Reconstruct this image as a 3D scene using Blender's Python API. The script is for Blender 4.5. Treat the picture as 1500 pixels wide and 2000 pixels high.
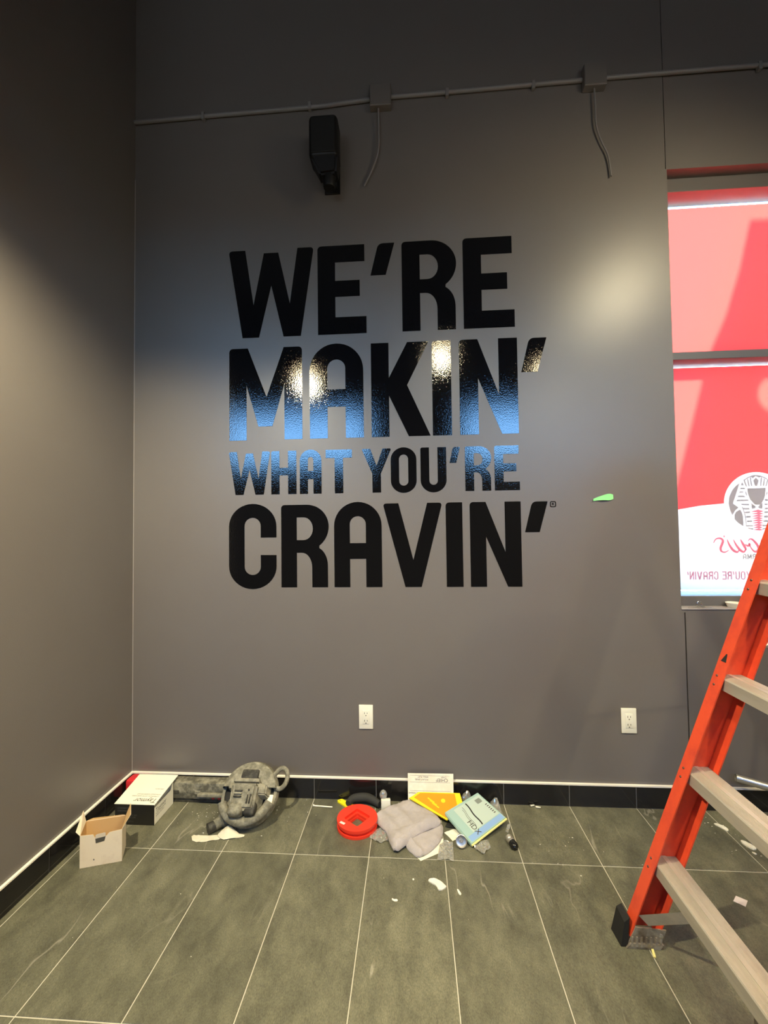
import bpy, bmesh, math, random
from mathutils import Vector, Matrix, noise
from mathutils.geometry import tessellate_polygon, delaunay_2d_cdt

random.seed(7)
for o in list(bpy.data.objects):
    bpy.data.objects.remove(o, do_unlink=True)
scene = bpy.context.scene
COL = scene.collection

# ------------------------------------------------------------------ camera
F_PX = 835.02
yaw, pitch, roll = 0.0664019, 0.0306052, 0.0125382
CAM = Vector((0.0, -2.133, 1.34545))
RM = (Matrix.Rotation(yaw, 3, 'Z') @ Matrix.Rotation(pitch, 3, 'X') @ Matrix.Rotation(roll, 3, 'Y'))
cam = bpy.data.cameras.new('camera')
cam.sensor_fit = 'HORIZONTAL'; cam.sensor_width = 36.0
cam.lens = F_PX / 1500.0 * 36.0
cam.clip_start = 0.02; cam.clip_end = 200
cam_ob = bpy.data.objects.new('camera', cam); COL.objects.link(cam_ob)
R4 = RM @ Matrix(((1, 0, 0), (0, 0, -1), (0, 1, 0)))      # camera looks along -Z
cam_ob.matrix_world = Matrix.Translation(CAM) @ R4.to_4x4()
scene.camera = cam_ob

# ------------------------------------------------------------------ world, sun, exposure
SKY = 13.0
SUN = 46.0
LAMP = 1.3
world = bpy.data.worlds.new('sky'); scene.world = world; world.use_nodes = True
wn = world.node_tree.nodes; wl = world.node_tree.links; wn.clear()
wo = wn.new('ShaderNodeOutputWorld'); wb = wn.new('ShaderNodeBackground')
tc = wn.new('ShaderNodeTexCoord'); sx = wn.new('ShaderNodeSeparateXYZ'); rp = wn.new('ShaderNodeValToRGB')
wl.new(tc.outputs['Generated'], sx.inputs[0]); wl.new(sx.outputs['Z'], rp.inputs[0])
e = rp.color_ramp.elements
e[0].position = 0.0; e[0].color = (0.30, 0.32, 0.34, 1)
e[1].position = 1.0; e[1].color = (0.12, 0.30, 0.75, 1)
k = e.new(0.03); k.color = (0.30, 0.66, 1.05, 1)
k = e.new(0.35); k.color = (0.15, 0.42, 1.0, 1)
wb.inputs['Strength'].default_value = SKY
wl.new(rp.outputs[0], wb.inputs['Color']); wl.new(wb.outputs[0], wo.inputs[0])

sun = bpy.data.lights.new('sun', 'SUN'); sun.energy = SUN; sun.angle = math.radians(5.0); sun.color = (1.0, 0.90, 0.70)
sun_ob = bpy.data.objects.new('sun', sun); COL.objects.link(sun_ob)
SUN_D = Vector((0.0, -1.0, -1.05)).normalized()
sun_ob.rotation_euler = SUN_D.to_track_quat('-Z', 'Y').to_euler(); sun_ob.location = (1.9, 6, 8)

vs = scene.view_settings
vs.view_transform = 'Standard'; vs.look = 'None'; vs.gamma = 1.0; vs.use_curve_mapping = False
vs.exposure = 0.0

# ------------------------------------------------------------------ materials
MATS = {}
def mat(name, col, rough=0.5, metal=0.0, bump=None, var=None, spec=0.5, coat=0.0, sss=None, stretch=None):
    """bump=(scale, strength, distance); var=(scale, colour2, contrast lo, hi)"""
    m = bpy.data.materials.new(name); m.use_nodes = True
    nt = m.node_tree; n = nt.nodes; l = nt.links
    b = n['Principled BSDF']
    b.inputs['Base Color'].default_value = (*col, 1)
    b.inputs['Roughness'].default_value = rough; b.inputs['Metallic'].default_value = metal
    b.inputs['Specular IOR Level'].default_value = spec
    b.inputs['Coat Weight'].default_value = coat
    t = n.new('ShaderNodeTexCoord'); src = t.outputs['Object']
    if stretch:
        mp = n.new('ShaderNodeMapping'); mp.inputs['Scale'].default_value = stretch
        l.new(src, mp.inputs[0]); src = mp.outputs[0]
    if var:
        nz = n.new('ShaderNodeTexNoise'); nz.inputs['Scale'].default_value = var[0]; nz.inputs['Detail'].default_value = 6
        nz.inputs['Roughness'].default_value = 0.65
        l.new(src, nz.inputs['Vector'])
        cr = n.new('ShaderNodeValToRGB')
        cr.color_ramp.elements[0].position = var[2]; cr.color_ramp.elements[0].color = (*col, 1)
        cr.color_ramp.elements[1].position = var[3]; cr.color_ramp.elements[1].color = (*var[1], 1)
        l.new(nz.outputs['Fac'], cr.inputs[0]); l.new(cr.outputs[0], b.inputs['Base Color'])
    if bump:
        nb = n.new('ShaderNodeTexNoise'); nb.inputs['Scale'].default_value = bump[0]; nb.inputs['Detail'].default_value = 2
        l.new(t.outputs['Object'], nb.inputs['Vector'])
        bp = n.new('ShaderNodeBump'); bp.inputs['Strength'].default_value = bump[1]; bp.inputs['Distance'].default_value = bump[2]
        l.new(nb.outputs['Fac'], bp.inputs['Height']); l.new(bp.outputs[0], b.inputs['Normal'])
    MATS[name] = m
    return m

def film(name, col, refl=0.15):
    """thin vinyl film: lets light through diffusely, plus a little diffuse and gloss"""
    m = bpy.data.materials.new(name); m.use_nodes = True
    nt = m.node_tree; n = nt.nodes; l = nt.links; n.clear()
    o = n.new('ShaderNodeOutputMaterial'); tr = n.new('ShaderNodeBsdfTranslucent'); df = n.new('ShaderNodeBsdfDiffuse')
    mx = n.new('ShaderNodeMixShader'); mx.inputs[0].default_value = refl
    tr.inputs[0].default_value = (*col, 1); df.inputs[0].default_value = (*col, 1)
    l.new(tr.outputs[0], mx.inputs[1]); l.new(df.outputs[0], mx.inputs[2]); l.new(mx.outputs[0], o.inputs[0])
    MATS[name] = m
    return m

def clear(name, gloss_rough=0.02, fac=0.08, tint=(1, 1, 1), white=0.0):
    """clear pane or clear plastic: transparent with a fresnel-like gloss"""
    m = bpy.data.materials.new(name); m.use_nodes = True
    nt = m.node_tree; n = nt.nodes; l = nt.links; n.clear()
    o = n.new('ShaderNodeOutputMaterial'); tr = n.new('ShaderNodeBsdfTransparent'); gl = n.new('ShaderNodeBsdfGlossy')
    tr.inputs[0].default_value = (*tint, 1); gl.inputs['Roughness'].default_value = gloss_rough
    lw = n.new('ShaderNodeLayerWeight'); lw.inputs[0].default_value = 0.25
    ad = n.new('ShaderNodeMath'); ad.operation = 'MULTIPLY_ADD'; ad.inputs[1].default_value = 0.6; ad.inputs[2].default_value = fac; ad.use_clamp = True
    l.new(lw.outputs['Fresnel'], ad.inputs[0])
    mx = n.new('ShaderNodeMixShader'); l.new(ad.outputs[0], mx.inputs[0]); l.new(tr.outputs[0], mx.inputs[1]); l.new(gl.outputs[0], mx.inputs[2])
    out = mx
    if white:
        df = n.new('ShaderNodeBsdfDiffuse'); df.inputs[0].default_value = (.85, .85, .82, 1)
        m2 = n.new('ShaderNodeMixShader'); m2.inputs[0].default_value = white
        l.new(mx.outputs[0], m2.inputs[1]); l.new(df.outputs[0], m2.inputs[2]); out = m2
    l.new(out.outputs[0], o.inputs[0])
    MATS[name] = m
    return m

def emit(name, col, s):
    m = bpy.data.materials.new(name); m.use_nodes = True
    n = m.node_tree.nodes; l = m.node_tree.links; n.clear()
    o = n.new('ShaderNodeOutputMaterial'); em = n.new('ShaderNodeEmission')
    em.inputs[0].default_value = (*col, 1); em.inputs[1].default_value = s; l.new(em.outputs[0], o.inputs[0])
    MATS[name] = m
    return m

def tile_mat():
    m = bpy.data.materials.new('slate_tile'); m.use_nodes = True
    nt = m.node_tree; n = nt.nodes; l = nt.links; b = n['Principled BSDF']
    t = n.new('ShaderNodeTexCoord'); oi = n.new('ShaderNodeObjectInfo')
    mulr = n.new('ShaderNodeVectorMath'); mulr.operation = 'SCALE'; mulr.inputs[0].default_value = (37., 91., 53.)
    l.new(oi.outputs['Random'], mulr.inputs['Scale'])
    add = n.new('ShaderNodeVectorMath'); l.new(t.outputs['Object'], add.inputs[0]); l.new(mulr.outputs[0], add.inputs[1])
    mp = n.new('ShaderNodeMapping'); mp.inputs['Rotation'].default_value = (0, 0, 0.45); mp.inputs['Scale'].default_value = (1.9, 1.0, 1)
    l.new(add.outputs[0], mp.inputs[0])
    n1 = n.new('ShaderNodeTexNoise'); n1.inputs['Scale'].default_value = 7; n1.inputs['Detail'].default_value = 9; n1.inputs['Roughness'].default_value = .68
    l.new(mp.outputs[0], n1.inputs[0])
    c1 = n.new('ShaderNodeValToRGB'); ce = c1.color_ramp.elements
    ce[0].position = .28; ce[0].color = (.072, .070, .050, 1); ce[1].position = .75; ce[1].color = (.188, .182, .124, 1)
    l.new(n1.outputs['Fac'], c1.inputs[0])
    # fine grain
    ng = n.new('ShaderNodeTexNoise'); ng.inputs['Scale'].default_value = 170; ng.inputs['Detail'].default_value = 3; ng.inputs['Roughness'].default_value = .7
    l.new(mp.outputs[0], ng.inputs[0])
    gm = n.new('ShaderNodeMapRange'); gm.inputs['From Min'].default_value = .3; gm.inputs['From Max'].default_value = .7; gm.inputs['To Min'].default_value = .70; gm.inputs['To Max'].default_value = 1.34
    l.new(ng.outputs['Fac'], gm.inputs[0])
    gv = n.new('ShaderNodeVectorMath'); gv.operation = 'SCALE'; l.new(c1.outputs[0], gv.inputs[0]); l.new(gm.outputs[0], gv.inputs['Scale'])
    # per-tile tone
    ms = n.new('ShaderNodeMapRange'); ms.inputs['To Min'].default_value = .86; ms.inputs['To Max'].default_value = 1.12
    l.new(oi.outputs['Random'], ms.inputs[0])
    vm = n.new('ShaderNodeVectorMath'); vm.operation = 'SCALE'; l.new(gv.outputs[0], vm.inputs[0]); l.new(ms.outputs[0], vm.inputs['Scale'])
    # pale thin veins
    n2 = n.new('ShaderNodeTexNoise'); n2.inputs['Scale'].default_value = 2.2; n2.inputs['Detail'].default_value = 4; n2.inputs['Distortion'].default_value = .6
    mp2 = n.new('ShaderNodeMapping'); mp2.inputs['Rotation'].default_value = (0, 0, 0.3); mp2.inputs['Scale'].default_value = (1.5, .5, 1)
    l.new(add.outputs[0], mp2.inputs[0]); l.new(mp2.outputs[0], n2.inputs[0])
    c2 = n.new('ShaderNodeValToRGB'); ve = c2.color_ramp.elements
    ve[0].position = .494; ve[0].color = (0, 0, 0, 1); ve[1].position = .506; ve[1].color = (0, 0, 0, 1)
    kk = ve.new(.5); kk.color = (1, 1, 1, 1)
    l.new(n2.outputs['Fac'], c2.inputs[0])
    n3 = n.new('ShaderNodeTexNoise'); n3.inputs['Scale'].default_value = 2.0
    l.new(add.outputs[0], n3.inputs[0])
    c3 = n.new('ShaderNodeValToRGB'); c3.color_ramp.elements[0].position = .52; c3.color_ramp.elements[1].position = .68
    l.new(n3.outputs['Fac'], c3.inputs[0])
    mm = n.new('ShaderNodeMath'); mm.operation = 'MULTIPLY'; l.new(c2.outputs[0], mm.inputs[0]); l.new(c3.outputs[0], mm.inputs[1])
    # dry white dust
    n4 = n.new('ShaderNodeTexNoise'); n4.inputs['Scale'].default_value = 9; n4.inputs['Detail'].default_value = 8; n4.inputs['Roughness'].default_value = .75
    geo = n.new('ShaderNodeNewGeometry'); l.new(geo.outputs['Position'], n4.inputs[0])
    c4 = n.new('ShaderNodeValToRGB'); c4.color_ramp.elements[0].position = .62; c4.color_ramp.elements[1].position = .80
    c4.color_ramp.elements[1].color = (.5, .5, .5, 1)
    l.new(n4.outputs['Fac'], c4.inputs[0])
    mxm = n.new('ShaderNodeMath'); mxm.operation = 'MAXIMUM'; l.new(mm.outputs[0], mxm.inputs[0]); l.new(c4.outputs[0], mxm.inputs[1])
    sc = n.new('ShaderNodeMath'); sc.operation = 'MULTIPLY'; sc.inputs[1].default_value = .6; l.new(mxm.outputs[0], sc.inputs[0])
    mx = n.new('ShaderNodeMix'); mx.data_type = 'RGBA'
    l.new(sc.outputs[0], mx.inputs['Factor']); l.new(vm.outputs[0], mx.inputs['A']); mx.inputs['B'].default_value = (.42, .39, .31, 1)
    l.new(mx.outputs['Result'], b.inputs['Base Color'])
    b.inputs['Roughness'].default_value = .42
    b.inputs['Specular IOR Level'].default_value = .35
    bp = n.new('ShaderNodeBump'); bp.inputs['Strength'].default_value = .25; bp.inputs['Distance'].default_value = .002
    l.new(n1.outputs['Fac'], bp.inputs['Height']); l.new(bp.outputs[0], b.inputs['Normal'])
    MATS['slate_tile'] = m

tile_mat()
mat('wall_paint', (.141, .125, .116), .385, bump=(260, .22, .0012), var=(3, (.147, .133, .125), .3, .7), spec=.62)
mat('ceiling_paint', (.03, .03, .032), .8)
mat('rear_paint', (.022, .021, .020), .7)
mat('grout', (.50, .47, .38), .85, bump=(300, .3, .001))
mat('base_tile', (.012, .011, .011), .10, bump=(25, .05, .002), spec=.5)
mat('base_grout', (.16, .15, .14), .8)
mat('cap_strip', (.80, .76, .68), .35)
mat('vinyl', (.004, .004, .005), .055, bump=(190, .27, .0012), spec=1.0)
mat('frame_metal', (.13, .12, .115), .40, bump=(90, .05, .001))
mat('sill_paint', (.38, .35, .34), .4)
mat('white_plastic', (.80, .78, .66), .35)
mat('dark_slot', (.05, .045, .03), .7)
mat('conduit_paint', (.20, .19, .19), .45)
mat('speaker_plastic', (.008, .008, .009), .45, spec=.3)
mat('speaker_grille', (.006, .006, .006), .6, bump=(600, .6, .001))
mat('green_tape', (.28, .80, .30), .5)
mat('fiberglass', (.80, .085, .030), .38, bump=(120, .06, .001), var=(14, (.62, .06, .03), .45, .75))
mat('alu', (.60, .55, .47), .45, metal=.45, var=(20, (.46, .42, .36), .4, .7), stretch=(1, .12, 1))
mat('alu_dirty', (.40, .36, .30), .5, metal=.5, var=(22, (.16, .12, .09), .42, .66))
mat('rubber', (.012, .012, .012), .6)
mat('rivet', (.16, .10, .08), .45, metal=.6)
mat('carton_white', (.74, .63, .47), .65, var=(12, (.62, .50, .37), .5, .8))
mat('carton_brown', (.58, .37, .16), .7)
mat('box_white', (.86, .83, .70), .55)
mat('box_black', (.016, .015, .013), .45)
mat('ink_grey', (.07, .065, .055), .6)
mat('ink_black', (.02, .02, .02), .6)
mat('ink_faint', (.10, .10, .095), .5)
mat('tool_dust', (.135, .126, .094), .75, bump=(70, .3, .003), var=(34, (.33, .31, .235), .42, .70))
mat('tool_dark', (.022, .020, .017), .7, var=(40, (.09, .085, .065), .45, .7))
mat('tool_pale', (.30, .28, .21), .7, var=(45, (.16, .15, .115), .4, .65))
mat('arm_dust', (.09, .084, .062), .7, bump=(60, .3, .002), var=(26, (.33, .31, .23), .42, .68))
mat('red_plastic', (.85, .045, .020), .35)
mat('tool_red', (.65, .03, .04), .45)
mat('towel', (.50, .45, .44), .95, bump=(420, .9, .003), var=(60, (.44, .40, .40), .35, .7))
mat('paper', (.84, .80, .66), .7)
mat('paper_cream', (.78, .72, .58), .75, var=(18, (.84, .80, .68), .4, .6))
mat('yellow_pack', (.90, .66, .02), .35)
mat('orange_print', (.90, .30, .01), .35)
mat('mint_pack', (.36, .52, .48), .30)
mat('mint_panel', (.50, .60, .54), .30)
mat('blue_band', (.26, .42, .70), .30)
mat('yellow_edge', (.82, .74, .28), .5)
mat('yellow_tool', (.90, .80, .02), .4)
mat('black_foam', (.028, .028, .026), .8, bump=(90, .4, .003))
mat('chrome', (.62, .60, .56), .16, metal=1)
mat('steel', (.60, .57, .51), .34, metal=.8)
mat('black_gloss', (.01, .01, .01), .15)
mat('plaster', (.80, .77, .66), .8, bump=(80, .5, .003))
mat('tape_paper', (.66, .62, .49), .75)
mat('pink_label', (.75, .66, .62), .6)
mat('awning_cloth', (.25, .05, .05), .8)
mat('lamp_metal', (.02, .02, .02), .5)
film('film_red', (.50, .046, .040))
film('film_white', (.47, .43, .39))
film('print_grey', (.33, .30, .29), .2)
film('print_pink', (.75, .20, .26), .2)
film('print_rose', (.62, .26, .32), .2)
film('added_shade_cloth', (.80, .80, .82), .25)
clear('glass', .0, .03)
clear('clear_bag', .12, .22, (.93, .92, .86), .16)
emit('bulb', (1.0, .80, .48), 60.0)

# ------------------------------------------------------------------ object helpers
def wloc(p):
    v = Vector((0, 0, 0))
    while p is not None:
        v += p.location; p = p.parent
    return v

def finish(bm, name, m, parent=None, smooth=False, origin=None):
    """one mesh object from a bmesh holding world coordinates"""
    bmesh.ops.remove_doubles(bm, verts=bm.verts, dist=1e-6)
    bmesh.ops.recalc_face_normals(bm, faces=bm.faces)
    me = bpy.data.meshes.new(name); bm.to_mesh(me); bm.free()
    return from_mesh(me, name, m, parent, smooth, origin)

def from_mesh(me, name, m, parent=None, smooth=False, origin=None):
    o = bpy.data.objects.new(name, me); COL.objects.link(o)
    if parent is not None:
        o.parent = parent; me.transform(Matrix.Translation(-wloc(parent)))
    elif origin is not None:
        me.transform(Matrix.Translation(-Vector(origin))); o.location = origin
    me.materials.append(MATS[m])
    if smooth:
        me.polygons.foreach_set('use_smooth', [True] * len(me.polygons))
        try: me.set_sharp_from_angle(angle=math.radians(38))
        except Exception: pass
    return o

def thing(name, label, cat, loc, group=None):
    o = bpy.data.objects.new(name, None); COL.objects.link(o); o.location = loc
    o.empty_display_size = .05
    return tag(o, label, cat, group)

def tag(o, label, cat, group=None):
    o['label'] = label; o['category'] = cat
    if group: o['group'] = group
    return o

def struct(o):
    o['kind'] = 'structure'; return o

def nb(): return bmesh.new()

def box(bm, x0, x1, y0, y1, z0, z1, bev=0.0, M=None, seg=2):
    t = bmesh.new() if True else None
    v = [t.verts.new(p) for p in ((x0, y0, z0), (x1, y0, z0), (x1, y1, z0), (x0, y1, z0), (x0, y0, z1), (x1, y0, z1), (x1, y1, z1), (x0, y1, z1))]
    for f in ((0, 3, 2, 1), (4, 5, 6, 7), (0, 1, 5, 4), (1, 2, 6, 5), (2, 3, 7, 6), (3, 0, 4, 7)):
        t.faces.new([v[i] for i in f])
    if bev > 0:
        bmesh.ops.bevel(t, geom=list(t.edges), offset=bev, segments=seg, affect='EDGES', profile=.5)
    return merge(bm, t, M)

def merge(bm, t, M=None):
    if M is not None: bmesh.ops.transform(t, matrix=M, verts=t.verts)
    me = bpy.data.meshes.new('tmp'); t.to_mesh(me); t.free(); bm.from_mesh(me); bpy.data.meshes.remove(me)
    return bm

def hexa(bm, pts):
    """8 corner points: bottom ring then top ring"""
    v = [bm.verts.new(p) for p in pts]
    for f in ((0, 3, 2, 1), (4, 5, 6, 7), (0, 1, 5, 4), (1, 2, 6, 5), (2, 3, 7, 6), (3, 0, 4, 7)):
        bm.faces.new([v[i] for i in f])
    return bm

def slab(bm, quad, t):
    """thin plate: 4 points, thickened along its normal by t"""
    q = [Vector(p) for p in quad]; n = (q[1] - q[0]).cross(q[2] - q[0]).normalized() * t
    return hexa(bm, q + [p + n for p in q])

def lathe(bm, prof, n=32, M=None, a0=0., a1=None):
    t = bmesh.new(); full = a1 is None
    a1 = 2 * math.pi if full else a1
    rings = []
    cnt = n if full else n + 1
    for i in range(cnt):
        a = a0 + (a1 - a0) * i / n
        rings.append([t.verts.new((r * math.cos(a), r * math.sin(a), z)) for r, z in prof])
    for i in range(n):
        A = rings[i]; B_ = rings[(i + 1) % cnt]
        for j in range(len(prof) - 1):
            try: t.faces.new((A[j], B_[j], B_[j + 1], A[j + 1]))
            except ValueError: pass
    bmesh.ops.remove_doubles(t, verts=t.verts, dist=1e-6)
    return merge(bm, t, M)

def tube(bm, pts, r, n=10, caps=True):
    P = [Vector(p) for p in pts]; rr = r if isinstance(r, (list, tuple)) else [r] * len(P)
    rings = []; up = Vector((0.0, 0.31, 0.95))
    for i, p in enumerate(P):
        d = (P[min(i + 1, len(P) - 1)] - P[max(i - 1, 0)]).normalized()
        a = up - d * up.dot(d)
        if a.length < 1e-3: a = Vector((1, 0, 0)) - d * d.x
        a.normalize(); b = d.cross(a); up = a
        rings.append([bm.verts.new(p + (a * math.cos(2 * math.pi * k / n) + b * math.sin(2 * math.pi * k / n)) * rr[i]) for k in range(n)])
    for i in range(len(P) - 1):
        for k in range(n):
            bm.faces.new((rings[i][k], rings[i][(k + 1) % n], rings[i + 1][(k + 1) % n], rings[i + 1][k]))
    if caps:
        bm.faces.new(rings[0][::-1]); bm.faces.new(rings[-1])
    return bm

def smooth_path(pts, sub=6):
    P = [Vector(p) for p in pts]; out = []
    for i in range(len(P) - 1):
        a = P[max(i - 1, 0)]; b = P[i]; c = P[i + 1]; d = P[min(i + 2, len(P) - 1)]
        for k in range(sub):
            t = k / sub
            out.append(.5 * ((2 * b) + (c - a) * t + (2 * a - 5 * b + 4 * c - d) * t * t + (3 * b - a - 3 * c + d) * t ** 3))
    out.append(P[-1]); return out

def poly(bm, loops, place, depth):
    """flat shape with holes; place(x, y) -> point; depth vector gives thickness"""
    ls = [[Vector((x, y, 0)) for x, y in lp] for lp in loops]
    flat = [p for lp in ls for p in lp]
    tris = tessellate_polygon(ls)
    D = Vector(depth)
    f = [bm.verts.new(Vector(place(p.x, p.y)) + D) for p in flat]
    b = [bm.verts.new(place(p.x, p.y)) for p in flat]
    for t in tris:
        try:
            bm.faces.new([f[i] for i in t]); bm.faces.new([b[i] for i in reversed(t)])
        except ValueError: pass
    s = 0
    for lp in ls:
        n = len(lp)
        for i in range(n):
            j = (i + 1) % n
            try: bm.faces.new((f[s + i], f[s + j], b[s + j], b[s + i]))
            except ValueError: pass
        s += n
    return bm

def flatpoly(bm, loops, place):
    ls = [[Vector((x, y, 0)) for x, y in lp] for lp in loops]
    v = [bm.verts.new(place(p.x, p.y)) for lp in ls for p in lp]
    for t in tessellate_polygon(ls):
        try: bm.faces.new([v[i] for i in t])
        except ValueError: pass
    return bm

def inside(p, pl):
    c = False; n = len(pl)
    for i in range(n):
        (x1, y1), (x2, y2) = pl[i], pl[(i + 1) % n]
        if (y1 > p[1]) != (y2 > p[1]) and p[0] < (x2 - x1) * (p[1] - y1) / (y2 - y1) + x1: c = not c
    return c

def chaikin(pl, it=1):
    for _ in range(it):
        q = []
        for i in range(len(pl)):
            a = pl[i]; b = pl[(i + 1) % len(pl)]
            q += [(a[0] * .78 + b[0] * .22, a[1] * .78 + b[1] * .22), (a[0] * .22 + b[0] * .78, a[1] * .22 + b[1] * .78)]
        pl = q
    return pl

def sheet(bm, outline, zf, th, step=.012, rnd=1):
    """a sheet lying over a floor outline; zf gives its underside height, th its thickness"""
    pl = chaikin(outline, rnd) if rnd else outline
    ed = []
    for i in range(len(pl)):
        a = Vector(pl[i]); b = Vector(pl[(i + 1) % len(pl)]); k = max(1, int((b - a).length / step))
        ed += [a.lerp(b, j / k) for j in range(k)]
    n = len(ed); pts = list(ed)
    x0 = min(p.x for p in ed); x1 = max(p.x for p in ed); y0 = min(p.y for p in ed); y1 = max(p.y for p in ed)
    y = y0 + step * .5; odd = 0
    while y < y1:
        x = x0 + step * (.5 if odd else 0.)
        while x < x1:
            if inside((x, y), pl) and min((Vector((x, y)) - e_).length for e_ in ed) > step * .45: pts.append(Vector((x, y)))
            x += step
        y += step * .87; odd ^= 1
    vs_, _, fs, *_ = delaunay_2d_cdt(pts, [], [list(range(n))], 1, 1e-7)
    lo = [bm.verts.new((p.x, p.y, zf(p.x, p.y))) for p in vs_]
    hi = [bm.verts.new((p.x, p.y, zf(p.x, p.y) + th)) for p in vs_]
    cnt = {}
    for f in fs:
        try: bm.faces.new([hi[i] for i in f]); bm.faces.new([lo[i] for i in reversed(f)])
        except ValueError: continue
        for i in range(len(f)):
            a, b = f[i], f[(i + 1) % len(f)]; cnt[(a, b)] = 1
    for a, b in list(cnt):
        if (b, a) not in cnt:
            try: bm.faces.new((lo[a], lo[b], hi[b], hi[a]))
            except ValueError: pass
    return bm

def nz(x, y, s, seed=0.):
    return noise.noise(Vector((x * s + seed, y * s - seed, seed * 1.7)))

def text_mesh(body, size, place, align='LEFT', shear=0.0, sx_=1.0):
    """built-in font lettering mapped through place(x, y) -> point (flat)"""
    cu = bpy.data.curves.new('t', 'FONT'); cu.body = body; cu.size = size; cu.align_x = align; cu.shear = shear
    cu.resolution_u = 3
    to = bpy.data.objects.new('t', cu); COL.objects.link(to)
    dg = bpy.context.evaluated_depsgraph_get()
    me = bpy.data.meshes.new_from_object(to.evaluated_get(dg))
    bpy.data.objects.remove(to, do_unlink=True); bpy.data.curves.remove(cu)
    for v in me.vertices: v.co = place(v.co.x * sx_, v.co.y)
    me.materials.clear()
    return me

# ------------------------------------------------------------------ display-type glyphs
def rp_(pts):
    """polygon with rounded corners: entries (x, y) or (x, y, radius)"""
    out = []; n = len(pts)
    for i, p in enumerate(pts):
        if len(p) == 2 or p[2] <= 0: out.append((p[0], p[1])); continue
        c = Vector(p[:2]); a = Vector(pts[i - 1][:2]); b = Vector(pts[(i + 1) % n][:2]); r = p[2]
        ra = c + (a - c).normalized() * r; rb = c + (b - c).normalized() * r
        for k in range(6):
            t = k / 5; q = ra * (1 - t) ** 2 + c * 2 * t * (1 - t) + rb * t * t; out.append((q.x, q.y))
    return out

def arc(cx, cy, rx, ry, a0, a1, n=14):
    return [(cx + rx * math.cos(math.radians(a0 + (a1 - a0) * i / n)), cy + ry * math.sin(math.radians(a0 + (a1 - a0) * i / n))) for i in range(n + 1)]

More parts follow.
